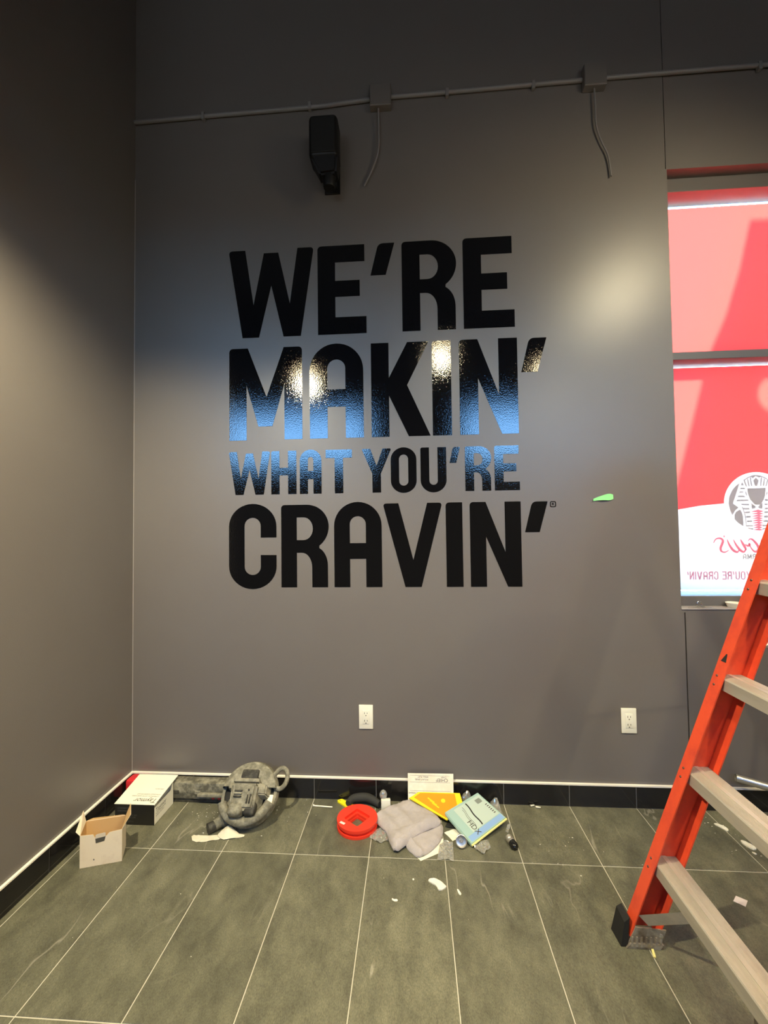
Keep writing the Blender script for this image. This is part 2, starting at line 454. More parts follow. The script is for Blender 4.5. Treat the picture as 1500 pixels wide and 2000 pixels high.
def glyph(ch, w, h, s):
    """outline loops of a condensed capital in a w x h box with stroke s"""
    v = s * .97; r = s * .24                     # bar thickness, corner rounding
    if ch == 'W':
        X = lambda t: t / .449 * w
        Z = lambda t: t / .46 * h
        return [rp_([(0, h, r), (X(.088), h), (X(.1315), Z(.170)), (X(.187), Z(.441)), (X(.263), Z(.441)), (X(.3227), Z(.171)), (X(.364), h), (w, h, r),
                     (X(.379), 0), (X(.289), 0), (X(.2256), Z(.27)), (X(.160), 0), (X(.073), 0)])]
    if ch == 'M':
        X = lambda t: t / .382 * w
        Z = lambda t: t / .478 * h
        return [rp_([(0, h, r), (X(.098), h), (X(.196), Z(.222)), (X(.287), h), (w, h, r), (w, 0), (X(.289), 0), (X(.289), Z(.285)), (X(.226), Z(.07)), (X(.153), Z(.07)), (X(.091), Z(.285)), (X(.091), 0), (0, 0)])]
    if ch == 'E':
        return [rp_([(0, h, r), (w * .97, h), (w * .97, h - v), (s, h - v), (s, h * .601), (w * .868, h * .601), (w * .868, h * .601 - v * .95), (s, h * .601 - v * .95), (s, v), (w, v), (w, 0), (0, 0)])]
    if ch == 'R':
        X = lambda t: t / .268 * w
        Z = lambda t: t / .46 * h
        out = [(0, 0)] + rp_([(0, 0), (0, h, r), (X(.15), h)])[1:-1]
        out += arc(X(.148), Z(.338), X(.126), h - Z(.338), 90, 0) + arc(X(.148), Z(.338), X(.126), Z(.13), 0, -55, 8)
        out += arc(X(.190), Z(.12), X(.078), Z(.105), 68, 0, 8) + [(w, 0), (w - s, 0)]
        out += arc(X(.12), Z(.11), w - s - X(.12), Z(.082), 0, 90, 8) + [(s, Z(.192)), (s, 0)]
        hole = [(s, Z(.2625))] + arc(X(.13), Z(.326), X(.053), Z(.0635), -90, 90, 14) + [(s, Z(.3895))]
        return [out, hole]
    if ch == 'A':
        ry = w * .5; iw = (w - 2 * s) / 2
        out = [(0, 0), (s, 0), (s, h * .33), (w - s, h * .33), (w - s, 0), (w, 0)] + arc(w / 2, h - ry, w / 2, ry, 0, 180, 20)
        top = h - v * .93
        hole = [(s, h * .515), (w - s, h * .515)] + arc(w / 2, top - iw, iw, iw, 0, 180, 14)
        return [out, hole]
    if ch == 'K':
        X = lambda t: t / .291 * w
        Z = lambda t: t / .475 * h
        return [[(0, h), (s, h), (s, Z(.296)), (X(.1825), h), (X(.289), h), (X(.1795), Z(.257)), (X(.293), 0), (X(.185), 0), (s, Z(.207)), (s, 0), (0, 0)]]
    if ch == 'I':
        return [rp_([(0, h, r), (w, h), (w, 0), (0, 0)])]
    if ch == 'N':
        return [rp_([(0, h, r), (s, h), (w - s, h * .408), (w - s, h), (w, h), (w, 0), (w - s * .88, 0), (s, h * .59), (s, 0), (0, 0)])]
    if ch == "'":
        return [rp_([(w * .33, h, r * 1.2), (w, h), (w * .63, 0), (0, 0)])]
    if ch == 'C':
        ry = w * .47; iw = (w - 2 * s) / 2
        out = [(w, h * .602)] + arc(w / 2, h - ry, w / 2, ry, 0, 180, 20) + arc(w / 2, ry, w / 2, ry, 180, 360, 20) + [(w, h * .397), (w - s, h * .397)]
        out += arc(w / 2, v * .9 + iw, iw, iw, 360, 180, 14) + arc(w / 2, h - v * .9 - iw, iw, iw, 180, 0, 14) + [(w - s, h * .602)]
        return [out]
    if ch == 'V':
        return [rp_([(0, h, r), (w * .264, h), (w * .505, h * .32), (w * .748, h), (w, h, r), (w * .637, 0), (w * .366, 0)])]
    if ch == 'H':
        return [rp_([(0, h, r), (s, h), (s, h * .61), (w - s, h * .61), (w - s, h), (w, h), (w, 0), (w - s, 0), (w - s, h * .435), (s, h * .435), (s, 0), (0, 0)])]
    if ch == 'T':
        return [[(0, h), (w, h), (w, h - v), (w / 2 + s / 2, h - v), (w / 2 + s / 2, 0), (w / 2 - s / 2, 0), (w / 2 - s / 2, h - v), (0, h - v)]]
    if ch == 'Y':
        return [rp_([(0, h, r), (s * 1.02, h), (w * .5, h * .61), (w - s * 1.02, h), (w, h, r), (w / 2 + s / 2, h * .43), (w / 2 + s / 2, 0), (w / 2 - s / 2, 0), (w / 2 - s / 2, h * .43)])]
    if ch == 'O':
        ry = w * .48; iw = (w - 2 * s) / 2
        return [arc(w / 2, h - ry, w / 2, ry, 0, 180, 18) + arc(w / 2, ry, w / 2, ry, 180, 360, 18),
                arc(w / 2, h - v * .9 - iw, iw, iw, 0, 180, 12) + arc(w / 2, v * .9 + iw, iw, iw, 180, 360, 12)]
    if ch == 'U':
        ry = w * .48; iw = (w - 2 * s) / 2
        return [rp_([(0, ry), (0, h, r), (s, h)])[:-1] + [(s, h)] + arc(w / 2, v * .9 + iw, iw, iw, 180, 360, 12) + [(w - s, h), (w, h)] + arc(w / 2, ry, w / 2, ry, 360, 180, 18)]
    if ch == 'S':
        m_ = h / 2
        return [[(w, h), (0, h), (0, m_ - s / 2), (w - s, m_ - s / 2), (w - s, s), (0, s), (0, 0), (w, 0), (w, m_ + s / 2), (s, m_ + s / 2), (s, h - s), (w, h - s)]]
    return []

# ================================================================== STRUCTURE
XL, YR, ZC, XR = -1.449, -4.2, 4.3, 3.4          # left wall, rear wall, ceiling, right wall
WX0, WX1, WZ0, WZ1 = 1.268, 2.70, 0.933, 3.073     # opening in the back wall
T = 0.24

bm = nb()
box(bm, XL - .2, 1.2615, 0, T, 0, ZC)                       # main face with the lettering
box(bm, 1.2615, 1.2885, .045, T, 0, WZ0 - .0065)             # recessed joint behind the seam
box(bm, 1.2615, 1.2665, .030, T, WZ1, ZC)
box(bm, 1.2615, 1.268, 0, T, WZ0 - .0065, WZ1)
box(bm, 1.2615, 1.2805, 0, T, 0, WZ0 - .0065)
box(bm, 1.2865, XR + .2, 0, T, 0, WZ0 - .0065); box(bm, 1.2805, 1.2865, 0, T, WZ0 - .02, WZ0 - .0065)
box(bm, 1.2665, XR + .2, .003, T, WZ1, ZC)
box(bm, WX1, XR + .2, 0, T, WZ0 - .0065, WZ1)
struct(finish(bm, 'wall_back', 'wall_paint'))
bm = nb(); box(bm, -3.6, XL, -1.10, 0, 0, ZC)
struct(finish(bm, 'wall_left', 'wall_paint'))
bm = nb(); box(bm, XR, XR + .2, YR, 0, 0, ZC)
struct(finish(bm, 'wall_right', 'rear_paint'))
bm = nb(); box(bm, -3.8, -3.6, YR, -1.10, 0, ZC)
struct(finish(bm, 'wall_side', 'rear_paint'))
bm = nb(); box(bm, -3.8, XR + .2, YR - .2, T, ZC, ZC + .2)
struct(finish(bm, 'ceiling', 'ceiling_paint'))
# rear wall with two high openings
RW = [(-2.95, -.62), (.74, 3.0)]; RZ0, RZ1 = 2.25, 3.12
bm = nb(); box(bm, -3.8, XR + .2, YR - .2, YR, 0, RZ0); box(bm, -3.8, XR + .2, YR - .2, YR, RZ1, ZC)
for a, b in ((-3.8, RW[0][0]), (RW[0][1], RW[1][0]), (RW[1][1], XR + .2)): box(bm, a, b, YR - .2, YR, RZ0, RZ1)
struct(finish(bm, 'wall_rear', 'rear_paint'))
for i, (a, b) in enumerate(RW):
    w = bpy.data.objects.new('window_%d' % (i + 2), None); COL.objects.link(w); w.location = ((a + b) / 2, YR - .1, RZ0); struct(w)
    bm = nb()
    for q in ((a, b, RZ0, RZ0 + .05), (a, b, RZ1 - .05, RZ1), (a, a + .05, RZ0 + .05, RZ1 - .05), (b - .05, b, RZ0 + .05, RZ1 - .05)):
        box(bm, q[0], q[1], YR - .13, YR - .06, q[2], q[3])
    finish(bm, 'window_frame', 'frame_metal', w)
    bm = nb(); box(bm, a + .05, b - .05, YR - .10, YR - .094, RZ0 + .05, RZ1 - .05); finish(bm, 'pane', 'glass', w)

# ---- floor: grout bed and single tiles
bm = nb(); box(bm, -3.8, XR + .2, YR - .2, T, -.10, -.0014)
floor = struct(finish(bm, 'floor', 'grout'))
GX, GP, GAP = -.1968, .3071, .0030
def tile_mesh(name, w, d, h, ins=.0012):
    me = bpy.data.meshes.new(name); b = nb()
    hexa(b, [(-w / 2, -d / 2, -h), (w / 2, -d / 2, -h), (w / 2, d / 2, -h), (-w / 2, d / 2, -h),
             (-w / 2 + ins, -d / 2 + ins, 0), (w / 2 - ins, -d / 2 + ins, 0), (w / 2 - ins, d / 2 - ins, 0), (-w / 2 + ins, d / 2 - ins, 0)])
    bmesh.ops.recalc_face_normals(b, faces=b.faces); b.to_mesh(me); b.free(); me.materials.append(MATS['slate_tile']); return me
rows = [(-.3645, 0.)] + [(-.3645 - .6156 * (i + 1), -.3645 - .6156 * i) for i in range(7)]
cache = {}
for ri, (y0, y1) in enumerate(rows):
    y0 = max(y0, YR)
    if y1 - y0 < .02: continue
    for c in range(-12, 12):
        x0 = GX + c * GP; x1 = x0 + GP
        if c == -4: x0 = -1.4176
        if c == -5: x1 = -1.4176
        if y1 > -1.10 + .02 and x0 < XL - .01:
            x0 = max(x0, XL)
            if x1 - x0 < .02: continue
        x0 = max(x0, -3.6); x1 = min(x1, XR)
        if x1 - x0 < .02: continue
        key = (round(x1 - x0, 4), round(y1 - y0, 4))
        if key not in cache: cache[key] = tile_mesh('tile', x1 - x0 - GAP, y1 - y0 - GAP, .0014)
        o = bpy.data.objects.new('tile', cache[key]); COL.objects.link(o); o.parent = floor
        o.location = ((x0 + x1) / 2, (y0 + y1) / 2, 0)

# ---- tiled baseboards with a pale metal cap
BH = .0995
def base_run(name, cells, to_world, cap):
    bm = nb(); a = cells[0][0]; b = cells[-1][1]
    p = [to_world(u, d, z) for d, z in ((0.0005, 0), (.0075, 0), (.0075, BH), (.0005, BH)) for u in (a, b)]
    hexa(bm, [p[0], p[1], p[3], p[2], p[6], p[7], p[5], p[4]])
    root = struct(finish(bm, name, 'base_grout'))
    for u0, u1 in cells:
        bm = nb(); g = .0013
        P = lambda u, d, z: to_world(u, d, z)
        hexa(bm, [P(u0 + g, .0055, .0015), P(u1 - g, .0055, .0015), P(u1 - g, .0055, BH), P(u0 + g, .0055, BH),
                  P(u0 + g + .001, .0100, .0025), P(u1 - g - .001, .0100, .0025), P(u1 - g - .001, .0100, BH - .0004), P(u0 + g + .001, .0100, BH - .0004)])
        finish(bm, 'tile', 'base_tile', root)
    bm = nb(); q = [to_world(u, d, z) for u in (cap[0], cap[1]) for d, z in ((0.0005, BH), (.0115, BH), (.0115, BH + .0062), (.0005, BH + .0075))]
    hexa(bm, [q[0], q[1], q[2], q[3], q[4], q[5], q[6], q[7]])
    finish(bm, 'cap_strip', 'cap_strip', root)
    return root
xs = [XL + .010] + [GX + c * GP for c in range(-3, 12) if GX + c * GP < XR] + [XR]
base_run('baseboard_back', list(zip(xs[:-1], xs[1:])), lambda u, d, z: (u, -d, z), (XL + .011, XR))
ys = [-.0105, -.201, -.508, -.815, -1.098]
base_run('baseboard_left', [(ys[i + 1], ys[i]) for i in range(4)][::-1], lambda u, d, z: (XL + d, u, z), (-1.098, -.0005))

# ---- thin pale bead down the inside corner
bm = nb(); box(bm, XL + .0005, XL + .0025, -.0025, -.0005, BH + .008, 3.2)
struct(finish(bm, 'trim_1', 'sill_paint'))

# ---- window with printed film
win = bpy.data.objects.new('window_1', None); COL.objects.link(win); win.location = (2.0, .1, WZ0); struct(win)
FY0, FY1 = .064, .235
bm = nb()
box(bm, WX0, WX1, FY0, .174, 3.004, WZ1, .002); box(bm, WX0, WX1, FY0, FY1, WZ0, .980, .002)
box(bm, WX0, WX0 + .022, FY0, .19, .980, 3.006); box(bm, WX1 - .05, WX1, FY0, .19, .980, 3.006)
finish(bm, 'window_frame', 'frame_metal', win)
bm = nb(); box(bm, WX0 + .022, WX1 - .05, FY0, .174, 2.149, 2.1876, .002); box(bm, WX0 + .022, WX1 - .05, .174, .262, 2.178, 2.1876); finish(bm, 'mullion', 'frame_metal', win)
bm = nb(); box(bm, WX0, WX1, -.004, FY0, WZ0 - .006, WZ0, .0008); finish(bm, 'window_sill', 'sill_paint', win)
for z0, z1 in ((2.1876, 3.006), (.980, 2.149)):
    bm = nb(); box(bm, WX0 + .022, WX1 - .05, .166, .172, z0, z1); finish(bm, 'pane', 'glass', win)
FY = .1635
A, B_ = WX0 + .024, WX1 - .052
on = lambda y: (lambda x, z: (x, y, z))
bm = nb(); flatpoly(bm, [[(A, 2.190), (B_, 2.190), (B_, 2.987), (A, 2.987)]], on(FY)); finish(bm, 'red_film', 'film_red', win)
wave = [(1.20, 1.372), (1.3706, 1.4072), (1.4722, 1.4241), (1.5905, 1.4345), (1.72, 1.440), (1.85, 1.438), (2.05, 1.422), (2.3, 1.39), (2.55, 1.375), (B_, 1.375)]
wave[0] = (A, 1.390)
EC, ER = (1.7500, 1.4330), .1590
# the white roundel is part of the white film: cut it out of the red
circ = [(EC[0] + ER * math.cos(a), EC[1] + ER * math.sin(a)) for a in [math.radians(d) for d in range(180, -1, -6)]]
topedge = [p for p in wave if p[0] < EC[0] - ER] + circ + [p for p in wave if p[0] > EC[0] + ER]
bm = nb(); flatpoly(bm, [topedge + [(B_, 2.1415), (A, 2.1415)]], on(FY)); finish(bm, 'red_film', 'film_red', win)
bm = nb(); flatpoly(bm, [topedge + [(B_, .996), (A, .996)]], on(FY)); finish(bm, 'white_film', 'film_white', win)
# emblem (seen from the back of the film)
def ez(X, Y): return (EC[0] + (X - 820) / 10.53 * .0026, EC[1] - (Y - 870) / 10.53 * .0026)
left = [
    [(500, 440), (350, 870), (460, 955), (390, 1010), (330, 1115), (290, 1010), (265, 870), (285, 720), (345, 590), (420, 505)],
    [(485, 995), (520, 1060), (540, 1150), (540, 1345), (440, 1270), (370, 1190), (375, 1100), (410, 1040)],
    [(545, 425), (580, 495), (520, 500)], [(515, 545), (600, 545), (600, 575), (500, 575)], [(490, 620), (565, 620), (560, 650), (480, 650)],
    [(465, 705), (570, 710), (600, 740), (440, 735)], [(440, 790), (660, 790), (660, 820), (420, 825)], [(490, 880), (670, 880), (670, 912), (540, 905)],
    [(545, 965), (670, 965), (670, 995), (560, 995)], [(580, 1040), (680, 1040), (680, 1072), (585, 1072)], [(600, 1130), (690, 1130), (690, 1165), (605, 1165)],
    [(610, 1225), (710, 1225), (710, 1255), (610, 1255)], [(595, 1320), (725, 1320), (725, 1347), (590, 1347)], [(610, 1370), (730, 1390), (730, 1415), (640, 1395)],
    [(575, 395), (598, 385), (642, 520), (618, 525)], [(645, 372), (665, 360), (692, 515), (668, 520)], [(700, 340), (722, 330), (742, 510), (720, 516)],
    [(605, 600), (628, 660), (640, 740), (600, 660)], [(710, 860), (760, 905), (790, 935), (790, 970), (720, 990)],
    [(575, 388), (660, 330), (740, 296), (820, 284), (820, 306), (760, 352), (722, 322), (660, 350), (585, 398)],
    [(510, 900), (545, 960), (580, 1060), (600, 1180), (605, 1340), (590, 1340), (585, 1180), (565, 1070), (530, 965)],
]
shapes = left + [[(1640 - x, y) for x, y in s_][::-1] for s_ in left]
shapes += [[(820, 340), (875, 400), (840, 515), (800, 515), (765, 400)], [(640, 560), (1005, 560), (985, 700), (960, 790), (890, 900), (780, 900), (690, 790), (655, 680)]]
bm = nb()
for s_ in shapes: flatpoly(bm, [[ez(*p) for p in s_]], on(FY - .0006))
finish(bm, 'emblem', 'print_grey', win)
zig = []
for k_ in range(9):
    yk = 1020 + k_ * 47; hw = 118 - k_ * 4
    zig += [(820 - hw, yk + 26), (820 + hw * .15, yk + 34)]
back = []
for k_ in range(9):
    yk = 1030 + k_ * 47; hw = 125 - k_ * 4
    back += [(820 + hw, yk + 10), (820 + hw * .35, yk + 34)]
bm = nb(); flatpoly(bm, [[ez(*p) for p in [(840, 1000)] + zig + [(850, 1440)] + back[::-1]]], on(FY - .0006)); finish(bm, 'emblem_beard', 'print_pink', win)
# script lettering, mirrored as seen from indoors
def ribbon(bm, pts, w0, w1, y):
    P = smooth_path([Vector((x, z, 0)) for x, z in pts], 6); n_ = len(P); L = []; R_ = []
    for i_, p in enumerate(P):
        d = (P[min(i_ + 1, n_ - 1)] - P[max(i_ - 1, 0)]).normalized(); t_ = i_ / (n_ - 1)
        hw = .5 * (w0 + (w1 - w0) * math.sin(math.pi * t_)) ; q = Vector((-d.y, d.x, 0)) * hw
        L.append(bm.verts.new((p.x + q.x, y, p.y + q.y))); R_.append(bm.verts.new((p.x - q.x, y, p.y - q.y)))
    for i_ in range(n_ - 1): bm.faces.new((L[i_], L[i_ + 1], R_[i_ + 1], R_[i_]))
bm = nb()
strokes = [[(-60, 1680), (-10, 1600), (70, 1585), (125, 1630), (105, 1710), (75, 1790), (95, 1855), (160, 1872), (238, 1830)],
           [(210, 1610), (250, 1720), (320, 1830), (400, 1872), (440, 1820)], [(335, 1615), (380, 1720), (460, 1830), (530, 1868), (575, 1800)],
           [(470, 1610), (510, 1690), (560, 1790), (580, 1840)], [(560, 1715), (610, 1745), (650, 1715), (630, 1690)],
           [(620, 1650), (650, 1610), (700, 1615), (770, 1690), (820, 1790), (790, 1855), (735, 1862), (680, 1800), (630, 1700)],
           [(870, 1620), (900, 1720), (960, 1840), (1010, 1870)], [(990, 1620), (1030, 1740), (1090, 1850), (1140, 1870)], [(1110, 1620), (1150, 1740), (1210, 1850), (1250, 1860)],
           [(1330, 1610), (1280, 1690), (1340, 1780), (1310, 1860), (1260, 1850)], [(1560, 1480), (1460, 1560), (1430, 1720), (1500, 1860), (1620, 1840), (1680, 1700), (1640, 1560), (1560, 1490)],
           [(140, 1545), (165, 1545)]]
for q_, s_ in enumerate(strokes): ribbon(bm, [ez(*p) for p in s_], .003, .0125, FY - .0006 - q_ * .00004)
finish(bm, 'script_lettering', 'print_pink', win)
def mirrored_line(txt, x_left, z0, h, widths, s, gap, space, m, name):
    """caps seen from behind: the last character stands leftmost"""
    bm = nb(); x = x_left
    for ch in reversed(txt):
        if ch == ' ': x += space; continue
        w = widths.get(ch, widths['*']); hh = h * (.42 if ch == "'" else 1); zb = z0 + h - hh
        flatpoly(bm, [[(x + w - px, zb + pz) for px, pz in lp] for lp in glyph(ch, w, hh, s)], on(FY - .0006)); x += w + gap
    finish(bm, name, m, win)
mirrored_line("WE'RE MAKIN' WHAT YOU'RE CRAVIN'", 1.398, 1.0465, .0415, {'*': .0215, 'I': .0055, "'": .008, 'V': .026, 'W': .036, 'M': .031}, .0055, .0046, .013, 'print_rose', 'slogan_lettering')
mirrored_line('SHAWARMA', 1.6735, 1.1488, .0265, {'*': .0165, 'M': .021, 'W': .024}, .0042, .0042, .01, 'print_grey', 'caps_lettering')
# unseen panel added outdoors, outline cut to shape the sun's shadow on the film
edge = [(1.772, 2.905), (1.709, 2.641), (1.632, 2.401), (1.558, 2.235), (1.507, 2.07), (1.454, 1.871), (1.397, 1.659), (1.24, 1.10), (1.24, .86)]
t_out = .25; sh = t_out * 1.05
hole = [(1.86 + .085 * math.cos(a), 1.99 + .095 * math.sin(a)) for a in [2 * math.pi * i_ / 16 for i_ in range(16)]]
bm = nb(); poly(bm, [edge + [(2.95, .86), (2.95, 2.905)], hole], lambda x, z: (x, FY + t_out, z + sh), (0, .004, 0))
ob = thing('added_shade_panel', 'added slanted panel on brackets outdoors, shaping the shadow on the red film', 'panel', (2.2, FY + t_out, .86 + sh))
finish(bm, 'panel', 'added_shade_cloth', ob)
for bx_ in (2.45, 2.88):
    bm = nb(); tube(bm, [(bx_, T + .0005, 3.13), (bx_, FY + t_out, 3.13)], .012, 8); finish(bm, 'bracket', 'lamp_metal', ob)

# ================================================================== LAMPS (hung in front of and behind the camera, above the frame)
def pendant(loc, power, half, blend, label, col=(1.0, .87, .56), aim=(0, 0, -1)):
    r = thing('pendant_lamp', label, 'lamp', loc, 'black dome pendant lamps')
    M = Matrix.Translation(Vector(loc))
    bm = nb(); lathe(bm, [(.018, .20), (.05, .195), (.11, .14), (.14, .06), (.15, 0.0), (.146, 0.0), (.135, .06), (.105, .135), (.018, .19)], 28, M)
    finish(bm, 'lamp_shade', 'lamp_metal', r, True)
    bm = nb(); lathe(bm, [(0, -.035), (.034, -.028), (.050, .005), (.048, .055), (.03, .095), (.018, .12), (.018, .16), (0, .16)], 20, M)
    finish(bm, 'light_bulb', 'bulb', r, True)
    bm = nb(); tube(bm, [Vector(loc) + Vector((0, 0, .19)), (loc[0], loc[1], ZC - .001)], .006, 8); finish(bm, 'cord', 'rubber', r)
    L = bpy.data.lights.new('lamp_light', 'SPOT'); L.energy = power * LAMP; L.color = col
    L.spot_size = math.radians(2 * half); L.spot_blend = blend; L.shadow_soft_size = .04
    lo = bpy.data.objects.new('lamp_light', L); COL.objects.link(lo); lo.parent = r; lo.location = (0, 0, -.045)
    lo.rotation_euler = Vector(aim).to_track_quat('-Z', 'Y').to_euler()
    return r
def spot_head(loc, power, half, blend, label, aim, col=(1.0, .87, .56)):
    r = thing('spotlight', label, 'lamp', loc)
    a = Vector(aim).normalized(); Q = a.to_track_quat('-Z', 'Y').to_matrix().to_4x4(); M = Matrix.Translation(Vector(loc)) @ Q
    bm = nb(); lathe(bm, [(0, .16), (.042, .16), (.048, .15), (.052, .0), (.048, .0), (.044, .03), (.044, .14), (0, .145)], 24, M); finish(bm, 'housing', 'lamp_metal', r, True)
    bm = nb(); lathe(bm, [(0, .030), (.040, .030), (.040, .035), (0, .04)], 20, M); finish(bm, 'light_bulb', 'bulb', r, True)
    bm = nb(); tube(bm, [Vector(loc) - a * .12, (loc[0] - a.x * .12, loc[1] - a.y * .12, ZC - .001)], .010, 10); finish(bm, 'stem', 'lamp_metal', r)
    L = bpy.data.lights.new('lamp_light', 'SPOT'); L.energy = power * LAMP; L.color = col
    L.spot_size = math.radians(2 * half); L.spot_blend = blend; L.shadow_soft_size = .13
    lo = bpy.data.objects.new('lamp_light', L); COL.objects.link(lo); lo.parent = r; lo.location = a * .02
    lo.rotation_euler = a.to_track_quat('-Z', 'Y').to_euler()
    return r
pendant((-.89, -1.47, 2.62), 235, 76, .62, 'black dome pendant lamp hanging in front of the left wall', aim=(-.14, .06, -1))
pendant((.263, -1.47, 2.79), 62, 76, .60, 'black dome pendant lamp hanging in front of the slogan')
pendant((1.12, -1.47, 2.62), 72, 76, .60, 'black dome pendant lamp hanging over the stepladder steps')
pendant((1.98, -3.20, 2.90), 115, 76, .60, 'black dome pendant lamp added behind the camera as fill light')  # invented lamp, put in to brighten the ladder rail
pendant((2.25, -1.60, 2.90), 75, 76, .60, 'black dome pendant lamp hanging right of the stepladder')
spot_head((1.58, -1.22, 3.08), 56, 80, 1.0, 'black cylinder spotlight aimed at the wall beside the window', (-.58, 1.22, -1.6))

# ================================================================== WALL LETTERING
sign = thing('wall_lettering', 'glossy black vinyl slogan in four lines of capitals on the grey wall', 'lettering', (-.13, 0, 1.037))
def put(ch, x0, x1, z0, z1, s):
    bm = nb(); lp = []
    for l_ in glyph(ch, x1 - x0, z1 - z0, s):
        q = []
        for p in l_:
            if not q or (abs(p[0] - q[-1][0]) + abs(p[1] - q[-1][1])) > 1e-5: q.append(p)
        if abs(q[0][0] - q[-1][0]) + abs(q[0][1] - q[-1][1]) < 1e-5: q.pop()
        lp.append(q)
    poly(bm, lp, lambda x, z: (x0 + x, -.0002, z0 + z), (0, -.0009, 0))
    o = finish(bm, 'letter' if ch != "'" else 'apostrophe', 'vinyl', sign)
    return o
a, b = 2.3215, 2.7822
put('W', -.9372, -.4880, a, b, .09); put('E', -.4683, -.2185, a, b, .0905); put("'", -.1957, -.0724, 2.617, 2.7815, .09)
put('R', -.0362, .2312, a, b, .0905); put('E', .2705, .5208, a, b, .0905)
a, b = 1.7890, 2.2665
put('M', -.9350, -.5530, a, b, .092); put('A', -.5140, -.2385, a, 2.2739, .0915); put('K', -.1985, .0945, a, b, .0895)
put('I', .1080, .2027, a, b, .092); put('N', .2430, .5290, a, b, .092); put("'", .5467, .6720, 2.092, 2.262, .09)
a, b = 1.5090, 1.7300
for ch, x0, x1 in (('W', -.9385, -.7215), ('H', -.7160, -.5855), ('T', -.4345, -.3005), ('Y', -.2515, -.1015), ('R', .2635, .3890), ('E', .4070, .5285)):
    put(ch, x0, x1, a, b, .0430)
put('A', -.5680, -.4565, a, 1.7335, .0415); put('O', -.1050, .0235, a - .004, 1.7335, .0415); put('U', .0435, .1715, a - .004, b, .0430); put("'", .1875, .2400, 1.650, 1.729, .042)
a, b = 1.0375, 1.4535
put('C', -.9378, -.6905, 1.0291, 1.4620, .0815); put('R', -.6655, -.4275, a, b, .0800); put('A', -.3945, -.1545, a, 1.4635, .0795); put('V', -.1477, .1477, a, b, .08)
put('I', .1643, .2457, a, b, .08); put('N', .2820, .5293, a, b, .0775); put("'", .5478, .6590, 1.302, 1.4518, .08)
bm = nb(); rr = lambda x0, x1, z0, z1, r: rp_([(x0, z1, r), (x1, z1, r), (x1, z0, r), (x0, z0, r)])
poly(bm, [rr(.6695, .6985, 1.4225, 1.4515, .008), rr(.6735, .6945, 1.4265, 1.4475, .005)], lambda x, z: (x, -.0002, z), (0, -.0009, 0))
poly(bm, [[(.6790 + x, 1.4310 + z) for x, z in l_] for l_ in glyph('R', .0095, .0125, .0030)], lambda x, z: (x, -.0002, z), (0, -.0009, 0))
finish(bm, 'registered_mark', 'vinyl', sign)

# ================================================================== THINGS ON THE WALL
def outlet(xc, zc, label):
    r = thing('wall_outlet', label, 'outlet', (xc, 0, zc - .058), 'white duplex outlets on the back wall')
    bm = nb(); box(bm, xc - .035, xc + .035, -.0058, -.0003, zc - .0585, zc + .0585, .0022); finish(bm, 'cover_plate', 'white_plastic', r, True)
    bm = nb(); box(bm, xc - .0168, xc + .0168, -.0078, -.005, zc - .0335, zc + .0335, .0012); fc = finish(bm, 'receptacle', 'white_plastic', r, True)
    for dz in (.0165, -.0200):
        for dx, hh in ((-.0063, .0042), (.0063, .0034)):
            bm = nb(); box(bm, xc + dx - .0012, xc + dx + .0012, -.0082, -.0072, zc + dz + .003 - hh, zc + dz + .003 + hh); finish(bm, 'slot', 'dark_slot', fc)
        bm = nb(); lathe(bm, [(0, 0), (.0026, 0), (.0026, .001), (0, .001)], 12, Matrix.Translation((xc, -.0072, zc + dz - .0085)) @ Matrix.Rotation(math.pi / 2, 4, 'X')); finish(bm, 'ground_hole', 'dark_slot', fc)
outlet(-.2435, .4003, 'white duplex outlet on the wall below the middle of the slogan')
outlet(1.0098, .4035, 'white duplex outlet on the wall beside the stepladder')

# painted conduit runs between two blank boxes
cond = [([(-1.447, 3.506), (-.95, 3.511), (-.62, 3.513), (-.42, 3.516), (-.30, 3.524), (-.1850, 3.530)], 'painted grey conduit from the corner to the first junction box'),
        ([(-.0790, 3.535), (.25, 3.537), (.60, 3.541), (.8720, 3.543)], 'painted grey conduit between the two junction boxes'),
        ([(.9840, 3.546), (1.4, 3.548), (2.2, 3.549), (3.39, 3.55)], 'painted grey conduit from the second box on above the window')]
for p, lab in cond:
    bm = nb(); tube(bm, smooth_path([(x, -.0105, z) for x, z in p], 5), .0100, 12)
    mid = p[len(p) // 2]
    c_ = thing('conduit', lab, 'conduit', (mid[0], 0, mid[1]), 'painted conduit runs on the back wall')
    finish(bm, 'pipe', 'conduit_paint', c_, True)
    for t_ in (.3, .75):
        q = p[0][0] + (p[-1][0] - p[0][0]) * t_; zq = p[0][1] + (p[-1][1] - p[0][1]) * t_
        bm = nb(); box(bm, q - .008, q + .008, -.0225, -.0003, zq - .026, zq + .013, .002); finish(bm, 'strap_clip', 'conduit_paint', c_)
for x0, z0, lab in ((-.186, 3.470, 'grey painted junction box above the speaker side, hanging wire below'), (.873, 3.487, 'grey painted junction box nearer the window, hanging wire below')):
    r = thing('junction_box', lab, 'junction box', (x0 + .053, 0, z0))
    bm = nb(); box(bm, x0, x0 + .107, -.040, -.0003, z0, z0 + .110, .003); finish(bm, 'body', 'wall_paint', r)
    bm = nb(); box(bm, x0 + .003, x0 + .104, -.0425, -.0400, z0 + .003, z0 + .107, .001); finish(bm, 'blank_cover', 'wall_paint', r)
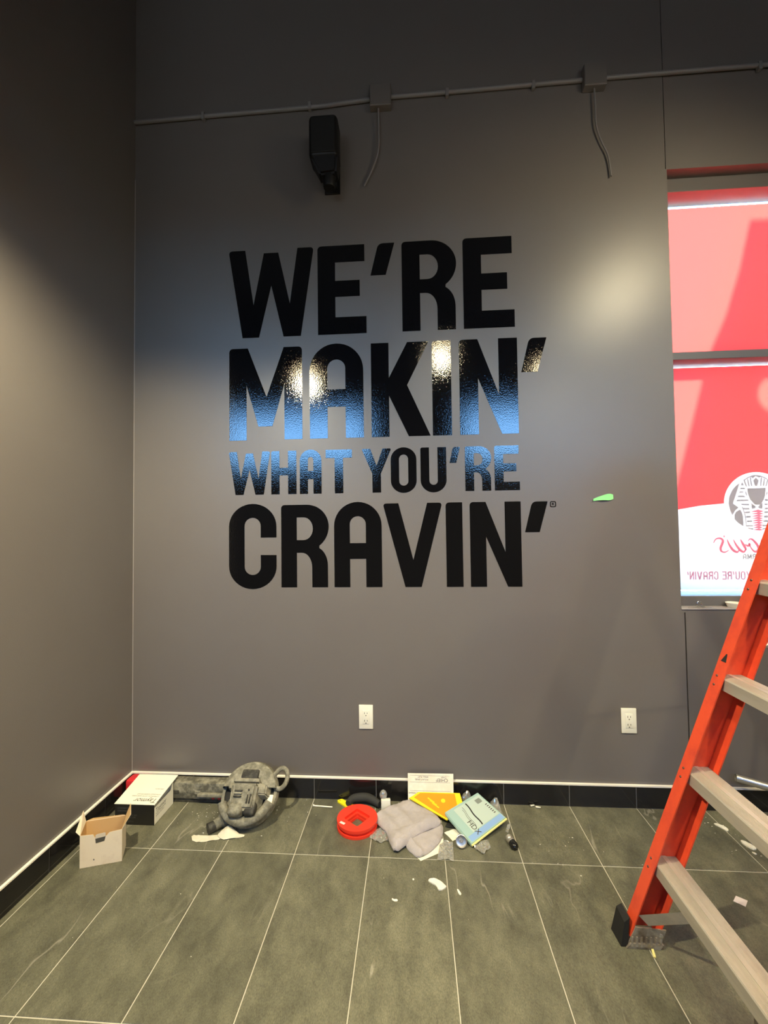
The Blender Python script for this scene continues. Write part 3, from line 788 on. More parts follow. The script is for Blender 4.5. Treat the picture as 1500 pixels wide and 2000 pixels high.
for pts, lab in (([(-.1440, -.02, 3.471), (-.1434, -.02, 3.38), (-.1447, -.018, 3.275), (-.157, -.018, 3.21), (-.19, -.014, 3.135), (-.222, -.012, 3.077)], 'thin grey wire hanging below the box next to the speaker'),
                 ([(.926, -.02, 3.488), (.929, -.02, 3.39), (.932, -.018, 3.30), (.954, -.016, 3.225), (.983, -.014, 3.157), (.9945, -.012, 3.09), (.998, -.012, 3.045)], 'thin grey wire hanging below the box near the window')):
    bm = nb(); tube(bm, smooth_path(pts, 6), .0042, 8); ob = finish(bm, 'hanging_wire', 'conduit_paint', None, True, origin=pts[-1]); tag(ob, lab, 'wire', 'wires hanging from the junction boxes')

# small black wall speaker on a bracket
sp = thing('wall_speaker', 'small black loudspeaker on a wall bracket under the conduit', 'speaker', (-.40, 0, 3.01))
bm = nb(); box(bm, -.477, -.335, -.150, -.040, 3.128, 3.340, .022, None, 4); cab = finish(bm, 'cabinet', 'speaker_plastic', sp, True)
bm = nb(); box(bm, -.464, -.348, -.1535, -.148, 3.146, 3.322, .002); finish(bm, 'grille', 'speaker_grille', cab)
bm = nb(); hexa(bm, [(-.428, -.130, 3.055), (-.346, -.130, 3.062), (-.346, -.055, 3.062), (-.428, -.055, 3.055), (-.474, -.146, 3.148), (-.336, -.146, 3.148), (-.336, -.042, 3.148), (-.474, -.042, 3.148)])
bmesh.ops.bevel(bm, geom=list(bm.edges), offset=.010, segments=2, affect='EDGES'); finish(bm, 'lower_cone', 'speaker_plastic', sp, True)
bm = nb(); lathe(bm, [(0, 0), (.027, 0), (.030, .008), (.030, .060), (0, .060)], 20, Matrix.Translation((-.386, -.095, 3.010))); finish(bm, 'swivel_knob', 'speaker_plastic', sp, True)
bm = nb(); box(bm, -.411, -.361, -.060, -.0003, 3.070, 3.13, .003); box(bm, -.426, -.346, -.010, -.0003, 3.05, 3.20, .002); finish(bm, 'bracket', 'speaker_plastic', sp)
bm = nb(); lathe(bm, [(0, 0), (.004, 0), (.004, .003), (0, .003)], 10, Matrix.Translation((-.480, -.07, 3.285)) @ Matrix.Rotation(math.pi / 2, 4, 'Y')); finish(bm, 'screw', 'steel', sp)

# scrap of green tape curling off the wall
bm = nb(); N_ = 14; top = []; bot = []
for i_ in range(N_ + 1):
    t_ = i_ / N_; x = .8725 + .096 * t_
    zc = 1.4540 + .0135 * t_ + .004 * math.sin(t_ * 3); hw = .0050 + .0105 * min(1, t_ * 1.4) * (1 - max(0, t_ - .88) * 4)
    y = -.0012 - .007 * math.sin(t_ * math.pi) ** 2 - (.006 * max(0, .12 - t_) / .12)
    top.append((x, y, zc + hw)); bot.append((x, y - .002 * t_, zc - hw))
for off in (0, -.0006):
    vt = [bm.verts.new((p[0], p[1] + off, p[2])) for p in top]; vb = [bm.verts.new((p[0], p[1] + off, p[2])) for p in bot]
    for i_ in range(N_): bm.faces.new((vt[i_], vt[i_ + 1], vb[i_ + 1], vb[i_]))
tag(finish(bm, 'tape_scrap', 'green_tape', None, False, origin=(.92, 0, 1.447)), 'curled scrap of green masking tape stuck to the wall beside the slogan', 'tape')

# on the window sill
kr = thing('key_ring', 'bunch of keys on a steel ring lying on the window sill', 'keys', (1.36, .02, WZ0))
z = WZ0
bm = nb(); tube(bm, [(1.362 + .0135 * math.cos(a), .020 + .004 * math.cos(a), z + .0155 + .0135 * math.sin(a)) for a in [2 * math.pi * i_ / 20 for i_ in range(21)]], .0016, 8, False); finish(bm, 'ring', 'chrome', kr, True)
for x0, y0, x1, y1 in ((1.360, .018, 1.304, .004), (1.364, .022, 1.412, .012), (1.363, .024, 1.402, .040)):
    bm = nb(); d = (Vector((x1, y1, 0)) - Vector((x0, y0, 0))); L_ = d.length; ang = math.atan2(d.y, d.x)
    M = Matrix.Translation((x0, y0, z + .0012)) @ Matrix.Rotation(ang, 4, 'Z')
    box(bm, L_ * .36, L_, -.0036, .0036, 0, .0022, .0004, M)
    for q in range(4): box(bm, L_ * (.52 + q * .11), L_ * (.57 + q * .11), -.0052, -.0030, 0, .0022, 0, M)
    lathe(bm, [(.003, 0), (.0115, 0), (.0115, .0024), (.003, .0024), (.003, 0)], 18, M @ Matrix.Translation((.011, 0, 0)))
    finish(bm, 'key', 'steel', kr)
ds = thing('round_dish', 'shallow pale round dish on the window sill by the ladder', 'dish', (1.530, .026, WZ0))
bm = nb(); lathe(bm, [(0, .002), (.030, .002), (.0375, .020), (.0385, .023), (.0345, .023), (.0285, .007), (0, .006)], 28, Matrix.Translation((1.530, .026, WZ0 - .0015))); finish(bm, 'bowl', 'paper', ds, True)
bm = nb(); lathe(bm, [(0, .0165), (.034, .0175), (.034, .0185), (0, .0195)], 24, Matrix.Translation((1.530, .026, WZ0 - .0015))); finish(bm, 'contents', 'plaster', ds, True)

# steel tube leaning by the baseboard
bm = nb(); a_ = Vector((1.463, -.032, .166)); d_ = (Vector((2.55, -.42, .020)) - a_); b_ = a_ + d_
ring = lambda r: [a_ + d_ * t_ for t_ in (0, .5, 1)]
tube(bm, [a_, a_ + d_ * .5, b_], .0165, 20, False); tube(bm, [a_, b_], .0145, 20, False)
tag(finish(bm, 'steel_tube', 'steel', None, True, origin=(2.0, -.2, .0)), 'shiny steel tube leaning on the wall behind the stepladder', 'tube')

# ================================================================== STEPLADDER (steps run towards the camera)
lad = thing('stepladder', 'orange fibreglass stepladder with aluminium steps standing by the window', 'ladder', (1.1, -.92, 0))
YC = -.92
def Xl(z): return .6597 + .336 * z
def yw(z): return -.64 - .057 * z
RWD = .090
def rail(z0, z1, far, name):
    bm = nb(); th = .0042; fl = .045
    sec = [(0, 0), (RWD, 0), (RWD, -fl), (RWD - th, -fl), (RWD - th, -th), (th, -th), (th, -fl), (0, -fl)]
    rings = []
    for z in (z0, z1):
        ring_ = []
        for x, y in sec:
            Y = yw(z) + y
            if not far: Y = 2 * YC - Y
            ring_.append(bm.verts.new((Xl(z) + x, Y, z)))
        rings.append(ring_)
    n_ = len(sec)
    for i_ in range(n_): bm.faces.new((rings[0][i_], rings[0][(i_ + 1) % n_], rings[1][(i_ + 1) % n_], rings[1][i_]))
    for quad in ((0, 1, 4, 5), (1, 2, 3, 4), (0, 5, 6, 7)):
        for rg in rings: bm.faces.new([rg[i_] for i_ in quad])
    return finish(bm, name, 'fiberglass', lad)
steps_z = [.2640, .5600, .8580, 1.1580, 1.4560]
for far in (True, False):
    rl = rail(.030, 1.74, far, 'front_rail')
    sgn = 1 if far else -1
    fy = lambda y: y if far else 2 * YC - y
    for zs in steps_z:
        for dz in (.012, -.016):
            bm = nb(); zz = zs - .01 + dz
            lathe(bm, [(0, 0), (.0042, 0), (.0030, .0024), (0, .0030)], 10, Matrix.Translation((Xl(zz) - .0002, fy(yw(zz) - .018), zz)) @ Matrix.Rotation(-math.pi / 2, 4, 'Y'))
            finish(bm, 'rivet', 'rivet', rl)
    # foot: ribbed metal shoe with a rubber pad
    y0 = yw(0)
    ft = nb(); hexa(ft, [(.655, fy(y0 + .006), .001), (.757, fy(y0 + .006), .001), (.757, fy(y0 - .056), .001), (.655, fy(y0 - .056), .001),
                         (.668, fy(y0 + .006), .016), (.768, fy(y0 + .006), .016), (.768, fy(y0 - .056), .016), (.668, fy(y0 - .056), .016)])
    hexa(ft, [(.664, fy(y0 - .046), .014), (.764, fy(y0 - .046), .014), (.764, fy(y0 - .050), .014), (.664, fy(y0 - .050), .014),
              (.686, fy(y0 - .046), .062), (.780, fy(y0 - .046), .056), (.780, fy(y0 - .050), .056), (.686, fy(y0 - .050), .062)])
    foot = finish(ft, 'metal_foot', 'alu_dirty', lad)
    for q in range(7):
        bm = nb(); x = .668 + q * .0145
        hexa(bm, [(x, fy(y0 - .050), .010), (x + .006, fy(y0 - .050), .010), (x + .006, fy(y0 - .0575), .008), (x, fy(y0 - .0575), .008),
                  (x + .004, fy(y0 - .050), .034), (x + .010, fy(y0 - .050), .034), (x + .009, fy(y0 - .053), .034), (x + .005, fy(y0 - .053), .034)])
        finish(bm, 'rib', 'alu_dirty', foot)
    bm = nb(); hexa(bm, [(.636, fy(y0 + .010), .0005), (.660, fy(y0 + .010), .0005), (.660, fy(y0 - .050), .0005), (.640, fy(y0 - .050), .0005),
                         (.655, fy(y0 + .010), .075), (.672, fy(y0 + .010), .085), (.672, fy(y0 - .044), .085), (.655, fy(y0 - .044), .070)])
    finish(bm, 'rubber_pad', 'rubber', lad)
    bm = nb(); lathe(bm, [(0, 0), (.006, 0), (.006, .004), (0, .006)], 12, Matrix.Translation((.762, fy(y0 - .050), .040)) @ Matrix.Rotation(math.pi / 2 * sgn, 4, 'X')); finish(bm, 'bolt', 'steel', lad)
    # diagonal brace from rail foot to the first step
    bm = nb(); A_ = Vector((.700, fy(y0 - .044), .095)); B2 = Vector((.792, fy(y0 - .175), .226))
    wv = Vector((.006, 0, -.012)); up = Vector((.022, fy(0) - fy(.010), -.020))
    hexa(bm, [A_, B2, B2 + up, A_ + up, A_ + wv * .3, B2 + wv * .3, B2 + up + wv * .3, A_ + up + wv * .3]); finish(bm, 'brace', 'alu', lad)
for i_, zs in enumerate(steps_z):
    ya = yw(zs) - .0046; yb = 2 * YC - ya; x0 = Xl(zs) + .0050; x1 = x0 + .0790
    top = []
    nr = 9
    for k_ in range(nr): top += [(x0 + .003 + k_ * .0034, zs), (x0 + .0047 + k_ * .0034, zs), (x0 + .0047 + k_ * .0034, zs - .0010), (x0 + .0062 + k_ * .0034, zs - .0010)]
    xm = x0 + .003 + nr * .0034; top += [(xm + .001, zs + .0012), (xm + .013, zs + .0012)]; xb = xm + .0145
    for k_ in range(nr): top += [(xb + k_ * .0034, zs), (xb + .0017 + k_ * .0034, zs), (xb + .0017 + k_ * .0034, zs - .0010), (xb + .0032 + k_ * .0034, zs - .0010)]
    prof = [(x0 + .010, zs - .043), (x0 - .001, zs - .039), (x0, zs - .004)] + top + [(x1 - .002, zs - .002), (x1, zs - .006), (x1, zs - .022), (x1 - .003, zs - .022), (x1 - .003, zs - .007), (x0 + .004, zs - .007), (x0 + .003, zs - .036), (x0 + .010, zs - .040)]
    bm = nb(); poly(bm, [prof], lambda x, z: (x, ya, z), (0, yb - ya, 0)); st = finish(bm, 'step', 'alu', lad)
    if i_ > 0:
        for far in (True, False):
            y_ = ya if far else yb; d = -1 if far else 1
            bm = nb(); slab(bm, [(x1 - .018, y_, zs - .020), (x1 - .018, y_ + d * .055, zs - .020), (x1 - .018, y_ + d * .012, zs - .066), (x1 - .018, y_, zs - .066)], .0022); finish(bm, 'corner_bracket', 'alu', st)
bm = nb(); zz = .905
hexa(bm, [(Xl(zz) - .0009, yw(zz) - .012, zz), (Xl(zz) - .0009, yw(zz) - .034, zz), (Xl(zz) - .0003, yw(zz) - .034, zz), (Xl(zz) - .0003, yw(zz) - .012, zz),
          (Xl(zz + .025) - .0009, yw(zz) - .026, zz + .025), (Xl(zz + .025) - .0009, yw(zz) - .030, zz + .025), (Xl(zz + .025) - .0003, yw(zz) - .030, zz + .025), (Xl(zz + .025) - .0003, yw(zz) - .026, zz + .025)])
finish(bm, 'arrow_sticker', 'ink_black', lad)
# rear legs, spreaders and top cap, out of frame to the right
for far in (True, False):
    fy = lambda y: y if far else 2 * YC - y
    bm = nb(); A_ = (2.05, fy(-.63), .002); B2 = (1.345, fy(-.752), 1.735)
    P = lambda c, dx, dy: (c[0] + dx, c[1] + (dy if not far else -dy), c[2])
    hexa(bm, [P(A_, 0, 0), P(A_, .055, 0), P(A_, .055, .03), P(A_, 0, .03), P(B2, 0, 0), P(B2, .055, 0), P(B2, .055, .03), P(B2, 0, .03)]); finish(bm, 'rear_leg', 'fiberglass', lad)
    bm = nb(); tube(bm, [(Xl(.95) + RWD, fy(-.705), .95), (1.64, fy(-.705), 1.02)], .008, 8); finish(bm, 'spreader', 'alu', lad)
for zr in (.35, .95, 1.45):
    xr = 2.05 - .407 * zr; bm = nb(); tube(bm, [(xr + .02, -.66, zr), (xr + .02, 2 * YC + .66, zr)], .012, 8); finish(bm, 'rear_brace', 'alu', lad)
bm = nb(); box(bm, Xl(1.74) - .02, 1.43, 2 * YC + .725, -.725, 1.735, 1.79, .012); finish(bm, 'top_cap', 'red_plastic', lad, True)

# ================================================================== FLOOR CLUTTER
# small open white carton
ca = thing('open_carton', 'small open white carton with brown inside near the left wall', 'box', (-1.26, -.42, 0))
fl_, fr_ = Vector((-1.336, -.483, 0)), Vector((-1.193, -.437, 0))
u = (fr_ - fl_).normalized(); v_ = Vector((-.44, .898, 0)); W_ = (fr_ - fl_).length; D_ = .092; H_ = .127
def cp(a, b, z): return fl_ + u * a + v_ * b + Vector((0, 0, z))
def wallpair(q_out, q_in_dir, name):
    q = [Vector(p) for p in q_out]; n_ = Vector(q_in_dir) * .0011
    bm = nb(); slab(bm, q, -.0010) if False else hexa(bm, q + [p + n_ for p in q]); o = finish(bm, name, 'carton_white', ca)
    bm = nb(); hexa(bm, [p + n_ * 1.05 for p in q] + [p + n_ * 1.6 for p in q]); finish(bm, 'lining', 'carton_brown', o)
    return o
# front with a notch for the tuck tab
nx0, nx1, nzb = W_ * .35, W_ * .62, H_ - .016
bm = nb(); fp = [(0, .0005), (W_, .0005), (W_, H_), (nx1 + .012, H_ - .004), (nx1, nzb), (nx0, nzb), (nx0 - .006, H_ - .003), (0, H_)]
poly(bm, [fp], lambda a, z: cp(a, 0, z), v_ * .0011); front = finish(bm, 'front_panel', 'carton_white', ca)
bm = nb(); poly(bm, [[(a + (.001 if a < W_ / 2 else -.001), z) for a, z in fp]], lambda a, z: cp(a, .0012, z), v_ * .0006); finish(bm, 'lining', 'carton_brown', front)
bm = nb(); poly(bm, [[(nx0 + .002, H_ - .020), (nx0 + .004, H_ - .038), (nx1 - .006, H_ - .034), (nx1 - .002, H_ - .016)]], lambda a, z: cp(a, -.0004, z), v_ * -.0004); finish(bm, 'tab_slot', 'ink_grey', front)
bm = nb(); poly(bm, [rp_([(nx0 + .002, H_ - .020), (nx1 - .002, H_ - .016, .004), (nx1 - .001, H_ + .001, .006), (nx0 + .003, H_ - .003, .006)])], lambda a, z: cp(a, -.0007 - (z - H_ + .02) * .12, z), v_ * -.0007); finish(bm, 'tuck_tab', 'carton_white', front)
bm = nb(); lathe(bm, [(0, 0), (.0028, 0), (.0028, .0005), (0, .0005)], 12, Matrix.Translation(cp(W_ * .33, 0, .026)) @ Matrix.Rotation(math.pi / 2, 4, 'X')); finish(bm, 'hole', 'dark_slot', front)
wallpair([cp(0, D_, .0005), cp(W_, D_, .0005), cp(W_, D_, H_), cp(0, D_, H_)], -v_, 'back_panel')
wallpair([cp(0, .0012, .0005), cp(0, D_ - .0012, .0005), cp(0, D_ - .0012, H_), cp(0, .0012, H_)], u, 'side_panel')
wallpair([cp(W_, .0012, .0005), cp(W_, D_ - .0012, .0005), cp(W_, D_ - .0012, H_), cp(W_, .0012, H_)], -u, 'side_panel')
bm = nb(); slab(bm, [cp(.002, .002, .001), cp(W_ - .002, .002, .001), cp(W_ - .002, D_ - .002, .001), cp(.002, D_ - .002, .001)], .0012); finish(bm, 'bottom', 'carton_brown', ca)
def flap(q, n_, name, label=None):
    q = [Vector(p) for p in q]; n_ = Vector(n_) * .0011
    bm = nb(); hexa(bm, q + [p + n_ for p in q]); o = finish(bm, name, 'carton_white', ca)
    bm = nb(); hexa(bm, [p + n_ * 1.05 for p in q] + [p + n_ * 1.6 for p in q]); finish(bm, 'lining', 'carton_brown', o)
bm = nb(); slab(bm, [cp(.0, .000, H_), cp(.0, D_, H_), cp(-.014, D_ + .016, H_ + .036), cp(-.016, .006, H_ + .014)], .0012); finish(bm, 'flap', 'carton_white', ca)
flap([cp(W_, .002, H_), cp(W_, D_ - .002, H_), cp(W_ + .020, D_ - .010, H_ + .052), cp(W_ + .030, .014, H_ + .045)], -u * .8 + Vector((0, 0, .3)), 'flap')
flap([cp(.004, D_, H_), cp(W_ - .004, D_, H_), cp(W_ - .02, D_ + .038, H_ - .020), cp(.02, D_ + .034, H_ - .012)], Vector((0, 0, 1)), 'flap')

# white and black product box with the lid ajar
tb = thing('product_box', 'white product box with a black end and lifted lid in the corner', 'box', (-1.28, -.15, 0))
x0, x1, y0, y1, h = -1.372, -1.186, -.232, -.078, .090
bm = nb(); box(bm, x0 + .001, x1, y0 + .0012, y1, 0.0005, .0015); box(bm, x0, x0 + .0015, y0 + .0012, y1, .0005, h); box(bm, x0, x1, y1 - .0015, y1, .0005, h)
box(bm, x1 - .0015, x1, y0 + .0012, y1 - .0015, .0005, h - .014); finish(bm, 'body', 'box_white', tb)
bm = nb(); box(bm, x0, x1, y0, y0 + .0012, .0005, h); blk = finish(bm, 'end_panel', 'box_black', tb)
bm = nb(); hexa(bm, [(x1 - .0016, y1 - .022, h - .014), (x1 - .0002, y1 - .022, h - .014), (x1 - .0002, y1, h - .014), (x1 - .0016, y1, h - .014),
                    (x1 - .0016, y1 - .010, h + .004), (x1 - .0002, y1 - .010, h + .004), (x1 - .0002, y1, h + .012), (x1 - .0016, y1, h + .012)]); finish(bm, 'dust_flap', 'box_white', tb)
lidy = y1 + .034; lz = h + .026
LA, LB = Vector((x0 - .003, y0, h + .0004)), Vector((x1 + .002, y0, h + .0004)); lv = Vector((0, lidy - y0, lz - h - .0004))
lq = [LA, LB, LB + lv + Vector((.004, 0, 0)), LA + lv + Vector((-.004, 0, 0))]
bm = nb(); slab(bm, lq, .0014); lid = finish(bm, 'lid', 'box_white', tb)
ln = (LB - LA).cross(lv).normalized(); lvn = lv.normalized()
def onlid(x, y): return LB + Vector((-1, 0, 0)) * x + lvn * (-y) + ln * .0019      # upside down for the camera
lp_ = lambda ox, oy: (lambda x, y: onlid(ox + x, oy + y))
from_mesh(text_mesh('Taymor', .036, lp_(.004, -.036), sx_=.95, shear=.2), 'brand_print', 'ink_grey', lid)
for ox, oy, t_ in ((.008, -.052, 'COMMERCIAL DOOR HARDWARE'), (.008, -.064, 'CONCEALED SCREW MOUNT'), (.012, -.098, 'ONE EACH')):
    from_mesh(text_mesh(t_, .0085, lp_(ox, oy)), 'small_print', 'ink_grey', lid)
sideP = lambda oy, oz: (lambda x, z: (x1 + .0004, y0 + oy + x, oz + z))
from_mesh(text_mesh('Taymor', .026, sideP(.012, .050)), 'brand_print', 'ink_grey', tb)
for oz, t_ in ((.040, 'DOOR HARDWARE'), (.030, 'SCREW MOUNT')): from_mesh(text_mesh(t_, .009, sideP(.012, oz)), 'small_print', 'ink_grey', tb)
endP = lambda ox, oz: (lambda x, z: (x0 + ox + x, y0 - .0004, oz + z))
for ox, oz, t_, s_ in ((.012, .070, 'COMMERCIAL', .010), (.012, .058, 'HARDWARE', .010), (.060, .040, 'FINISH 26D', .009), (.060, .030, 'SIZE 2-3/8', .009), (.060, .012, 'QTY 1', .010)):
    from_mesh(text_mesh(t_, s_, endP(ox, oz)), 'small_print', 'ink_faint', blk)

# dusty drywall sander with its arm along the baseboard
sd = thing('drywall_sander', 'dust-covered grey drywall sander leaning on the baseboard', 'power tool', (-.80, -.13, 0))
c0 = Vector((-.772, -.150, .099)); tl = math.radians(41); SK = 1.1
U = Vector((1, 0, 0)); V = Vector((0, math.cos(tl), math.sin(tl))); Nn = Vector((0, -math.sin(tl), math.cos(tl)))
U, V, Nn = U * SK, V * SK, Nn * SK
SM = Matrix((( U.x, V.x, Nn.x, c0.x), (U.y, V.y, Nn.y, c0.y), (U.z, V.z, Nn.z, c0.z), (0, 0, 0, 1)))
def sl(u_, v2, n_): return c0 + U * u_ + V * v2 + Nn * n_
bm = nb(); lathe(bm, [(0, -.012), (.105, -.012), (.112, -.004), (.112, .006), (.09, .012), (0, .012)], 40, SM); finish(bm, 'sanding_disc', 'rubber', sd, True)
bm = nb(); lathe(bm, [(.108, -.016), (.119, -.014), (.121, .004), (.116, .016), (.104, .016), (.104, .004)], 40, SM); finish(bm, 'brush_skirt', 'tool_dust', sd, True)
bm = nb(); lathe(bm, [(.120, .006), (.122, .018), (.112, .040), (.088, .052), (.060, .050), (.060, .044), (.088, .046), (.108, .034), (.116, .014)], 26, SM, math.radians(8), math.radians(172)); finish(bm, 'shroud', 'tool_dust', sd, True)
bm = nb(); box(bm, -.040, .034, .040, .078, .030, .060, .008, SM); finish(bm, 'sight_window', 'tool_dark', sd, True)
bm = nb(); box(bm, -.060, .050, .022, .038, .018, .078, .006, SM); box(bm, -.080, .074, .000, .024, .012, .066, .008, SM); gc = finish(bm, 'gear_case', 'tool_pale', sd, True)
bm = nb(); hexa(bm, [SM @ Vector(p) for p in ((-.058, -.092, .014), (.064, -.092, .014), (.072, .006, .014), (-.074, .006, .014), (-.046, -.078, .084), (.050, -.078, .084), (.050, .014, .098), (-.056, .014, .098))])
bmesh.ops.bevel(bm, geom=list(bm.edges), offset=.010, segments=3, affect='EDGES'); mh = finish(bm, 'motor_housing', 'tool_dust', sd, True)
bm = nb(); box(bm, -.052, .008, -.098, -.050, .030, .092, .015, SM, 3); finish(bm, 'motor_bulge', 'tool_dust', sd, True)
bm = nb(); box(bm, .012, .058, -.092, -.046, .024, .078, .010, SM, 3); finish(bm, 'switch_block', 'tool_dark', sd, True)
for q in range(3):
    bm = nb(); box(bm, -.036, -.004, -.038 + q * .010, -.033 + q * .010, .086, .0985, .0008, SM); finish(bm, 'vent', 'tool_pale' if q % 2 else 'tool_dark', mh)
for q in range(2):
    bm = nb(); box(bm, .020 + q * .011, .0235 + q * .011, -.058, -.028, .082, .0960, .0006, SM); finish(bm, 'vent', 'tool_dark', mh)
for uu, vv in ((.022, -.012), (.034, -.030), (-.05, .012), (.052, .012)):
    bm = nb(); lathe(bm, [(0, 0), (.0040, 0), (.0040, .0035), (0, .0045)], 12, SM @ Matrix.Translation((uu, vv, .093 if abs(uu) < .04 else .060))); finish(bm, 'screw', 'tool_dark', mh)
bm = nb(); hexa(bm, [SM @ Vector(p) for p in ((.056, -.030, .030), (.096, -.022, .020), (.092, .026, .020), (.050, .024, .034), (.054, -.022, .080), (.084, -.018, .064), (.080, .018, .064), (.048, .020, .082))])
bmesh.ops.bevel(bm, geom=list(bm.edges), offset=.005, segments=2, affect='EDGES'); finish(bm, 'side_cover', 'tool_pale', sd, True)
bm = nb(); box(bm, .084, .108, -.040, -.006, .014, .030, .004, SM); finish(bm, 'latch', 'paper', sd, True)
bm = nb(); box(bm, .082, .106, -.054, -.038, .012, .026, .003, SM); finish(bm, 'latch_lever', 'tool_dark', sd, True)
bm = nb(); tube(bm, smooth_path([sl(.085 + .0 * 1, .055, .030)] + [sl(.122 + .028 * math.cos(a), .058 + .040 * math.sin(a), .020) for a in [math.radians(d) for d in range(150, -170, -20)]] + [sl(.085, .03, .03)], 3), .0105, 10); finish(bm, 'side_handle', 'tool_dust', sd, True)
bm = nb(); tube(bm, [sl(.106 * math.cos(a), .106 * math.sin(a), .036) for a in [math.radians(d) for d in range(205, 341, 5)]], .0205, 12); finish(bm, 'bail_handle', 'tool_dust', sd, True)
bm = nb(); tube(bm, smooth_path([sl(-.052, -.005, .028), sl(-.075, -.045, .022), sl(-.092, -.070, .022)], 5), .010, 8); finish(bm, 'guard_bar', 'tool_pale', sd, True)
bm = nb(); tube(bm, smooth_path([(-.832, -.185, .060), (-.852, -.212, .042), (-.872, -.228, .030), (-.895, -.252, .0235)], 5), [.030] * 11 + [.022] * 5, 14); finish(bm, 'dust_port', 'tool_dust', sd, True)
bm = nb(); tube(bm, [(-.892, -.249, .0235), (-.916, -.272, .0225)], .0215, 14); finish(bm, 'port_collar', 'tool_dark', sd, True)
# arm
bm = nb(); box(bm, -1.400, -.905, -.074, -.014, .020, .098, .007); finish(bm, 'arm', 'arm_dust', sd, True)
bm = nb(); box(bm, -1.39, -.90, -.066, -.020, .001, .022, .003); finish(bm, 'arm_shadow_block', 'tool_dark', sd)  # dark block standing in for the shadow beneath the arm
bm = nb(); box(bm, -1.432, -1.335, -.078, -.013, .018, .1035, .010); finish(bm, 'end_grip', 'tool_red', sd, True)
bm = nb(); box(bm, -1.06, -.90, -.092, -.072, .040, .056, .004); finish(bm, 'switch_bar', 'tool_pale', sd, True)
for q, rr_ in ((-.985, .008), (-.955, .009)):
    bm = nb(); lathe(bm, [(0, 0), (rr_, 0), (rr_ * .8, .006), (0, .007)], 14, Matrix.Translation((q, -.074, .032)) @ Matrix.Rotation(math.pi / 2, 4, 'X')); finish(bm, 'button', 'tool_red', sd, True)
for q in range(3):
    bm = nb(); box(bm, -1.30 + q * .11, -1.27 + q * .11, -.0775, -.072, .045, .062, .002); finish(bm, 'label_plate', 'tool_pale' if q != 1 else 'tool_dark', sd)

# crumpled paper tape in front of the sander
bm = nb(); sheet(bm, [(-.985, -.283), (-.958, -.325), (-.885, -.316), (-.845, -.300), (-.845, -.268), (-.880, -.282), (-.930, -.285)], lambda x, y: .001 + .006 * abs(nz(x, y, 40, 3)), .0006, .010)
sheet(bm, [(-.872, -.283), (-.838, -.306), (-.800, -.300), (-.735, -.279), (-.800, -.262), (-.830, -.252), (-.850, -.262)], lambda x, y: .002 + .028 * max(0, 1 - abs(x + .825) / .05) * max(0, min(1, (y + .305) / .03)) + .004 * abs(nz(x, y, 50, 5)), .0006, .009)
tag(finish(bm, 'paper_tape', 'tape_paper', None, False, origin=(-.86, -.29, 0)), 'crumpled strip of cream paper tape in front of the sander', 'paper tape')

# red spool, yellow handle, nail, black foam
spl = thing('cable_spool', 'flat red plastic spool with a square hole beside the grey towel', 'spool', (-.268, -.188, 0))
SC = Vector((-.267, -.187, 0)); SR = .0905
def sqhole(s_, rot): return [(s_ * math.cos(rot + a), s_ * math.sin(rot + a)) for a in [math.pi / 2 * i_ for i_ in range(4)]]
disc = [(SR * math.cos(a), SR * math.sin(a)) for a in [2 * math.pi * i_ / 56 for i_ in range(56)]]
rot0 = math.radians(8)
def hole_r(s_): return rp_([(p[0], p[1], s_ * .16) for p in sqhole(s_, rot0)])
bm = nb(); poly(bm, [disc, hole_r(.044)], lambda x, y: (SC.x + x, SC.y + y, .0008), (0, 0, .011)); finish(bm, 'lower_disc', 'red_plastic', spl)
bm = nb(); poly(bm, [[(x * .90, y * .90) for x, y in disc], hole_r(.046)], lambda x, y: (SC.x + x, SC.y + y, .0118), (0, 0, .013)); finish(bm, 'core', 'red_plastic', spl)
bm = nb(); poly(bm, [disc, hole_r(.060)], lambda x, y: (SC.x + x, SC.y + y, .0248), (0, 0, .012)); td = finish(bm, 'upper_disc', 'red_plastic', spl)
bm = nb(); box(bm, SC.x - .073, SC.x - .048, SC.y - .046, SC.y - .034, .0370, .0374, 0, Matrix.Translation((SC.x - .06, SC.y - .04, 0)) @ Matrix.Rotation(-.5, 4, 'Z') @ Matrix.Translation((-SC.x + .06, -SC.y + .04, 0))); finish(bm, 'sticker', 'pink_label', td)
for a in (math.radians(98), math.radians(278)):
    bm = nb(); box(bm, SC.x + .072 * math.cos(a) - .007, SC.x + .072 * math.cos(a) + .007, SC.y + .072 * math.sin(a) - .002, SC.y + .072 * math.sin(a) + .002, .0369, .0372); finish(bm, 'notch', 'tool_red', td)
yh = thing('paint_scraper', 'bright yellow plastic tool tab poking out behind the red spool', 'tool', (-.355, -.045, 0))
bm = nb(); out = rp_([(-.388, -.030, .008), (-.366, -.014, .008), (-.300, -.058), (-.318, -.088)])
poly(bm, [out, [(-.3715 + .0052 * math.cos(a), -.0295 + .0042 * math.sin(a)) for a in [2 * math.pi * i_ / 14 for i_ in range(14)]]], lambda x, y: (x, y, .0008), (0, 0, .007)); finish(bm, 'tab', 'yellow_tool', yh)
bm = nb(); poly(bm, [[(-.352, -.040), (-.345, -.034), (-.312, -.060), (-.320, -.070)]], lambda x, y: (x, y, .0078), (0, 0, .002)); finish(bm, 'ridge', 'yellow_tool', yh)
bm = nb(); tube(bm, [(-.492, -.0665, .0034), (-.402, -.0725, .0034)], .0031, 10); tube(bm, [(-.4955, -.0663, .0052), (-.4925, -.0665, .0052)], .005, 12)
tag(finish(bm, 'nail', 'paper', None, True, origin=(-.447, -.07, 0)), 'single pale nail lying on the tiles near the baseboard', 'nail')
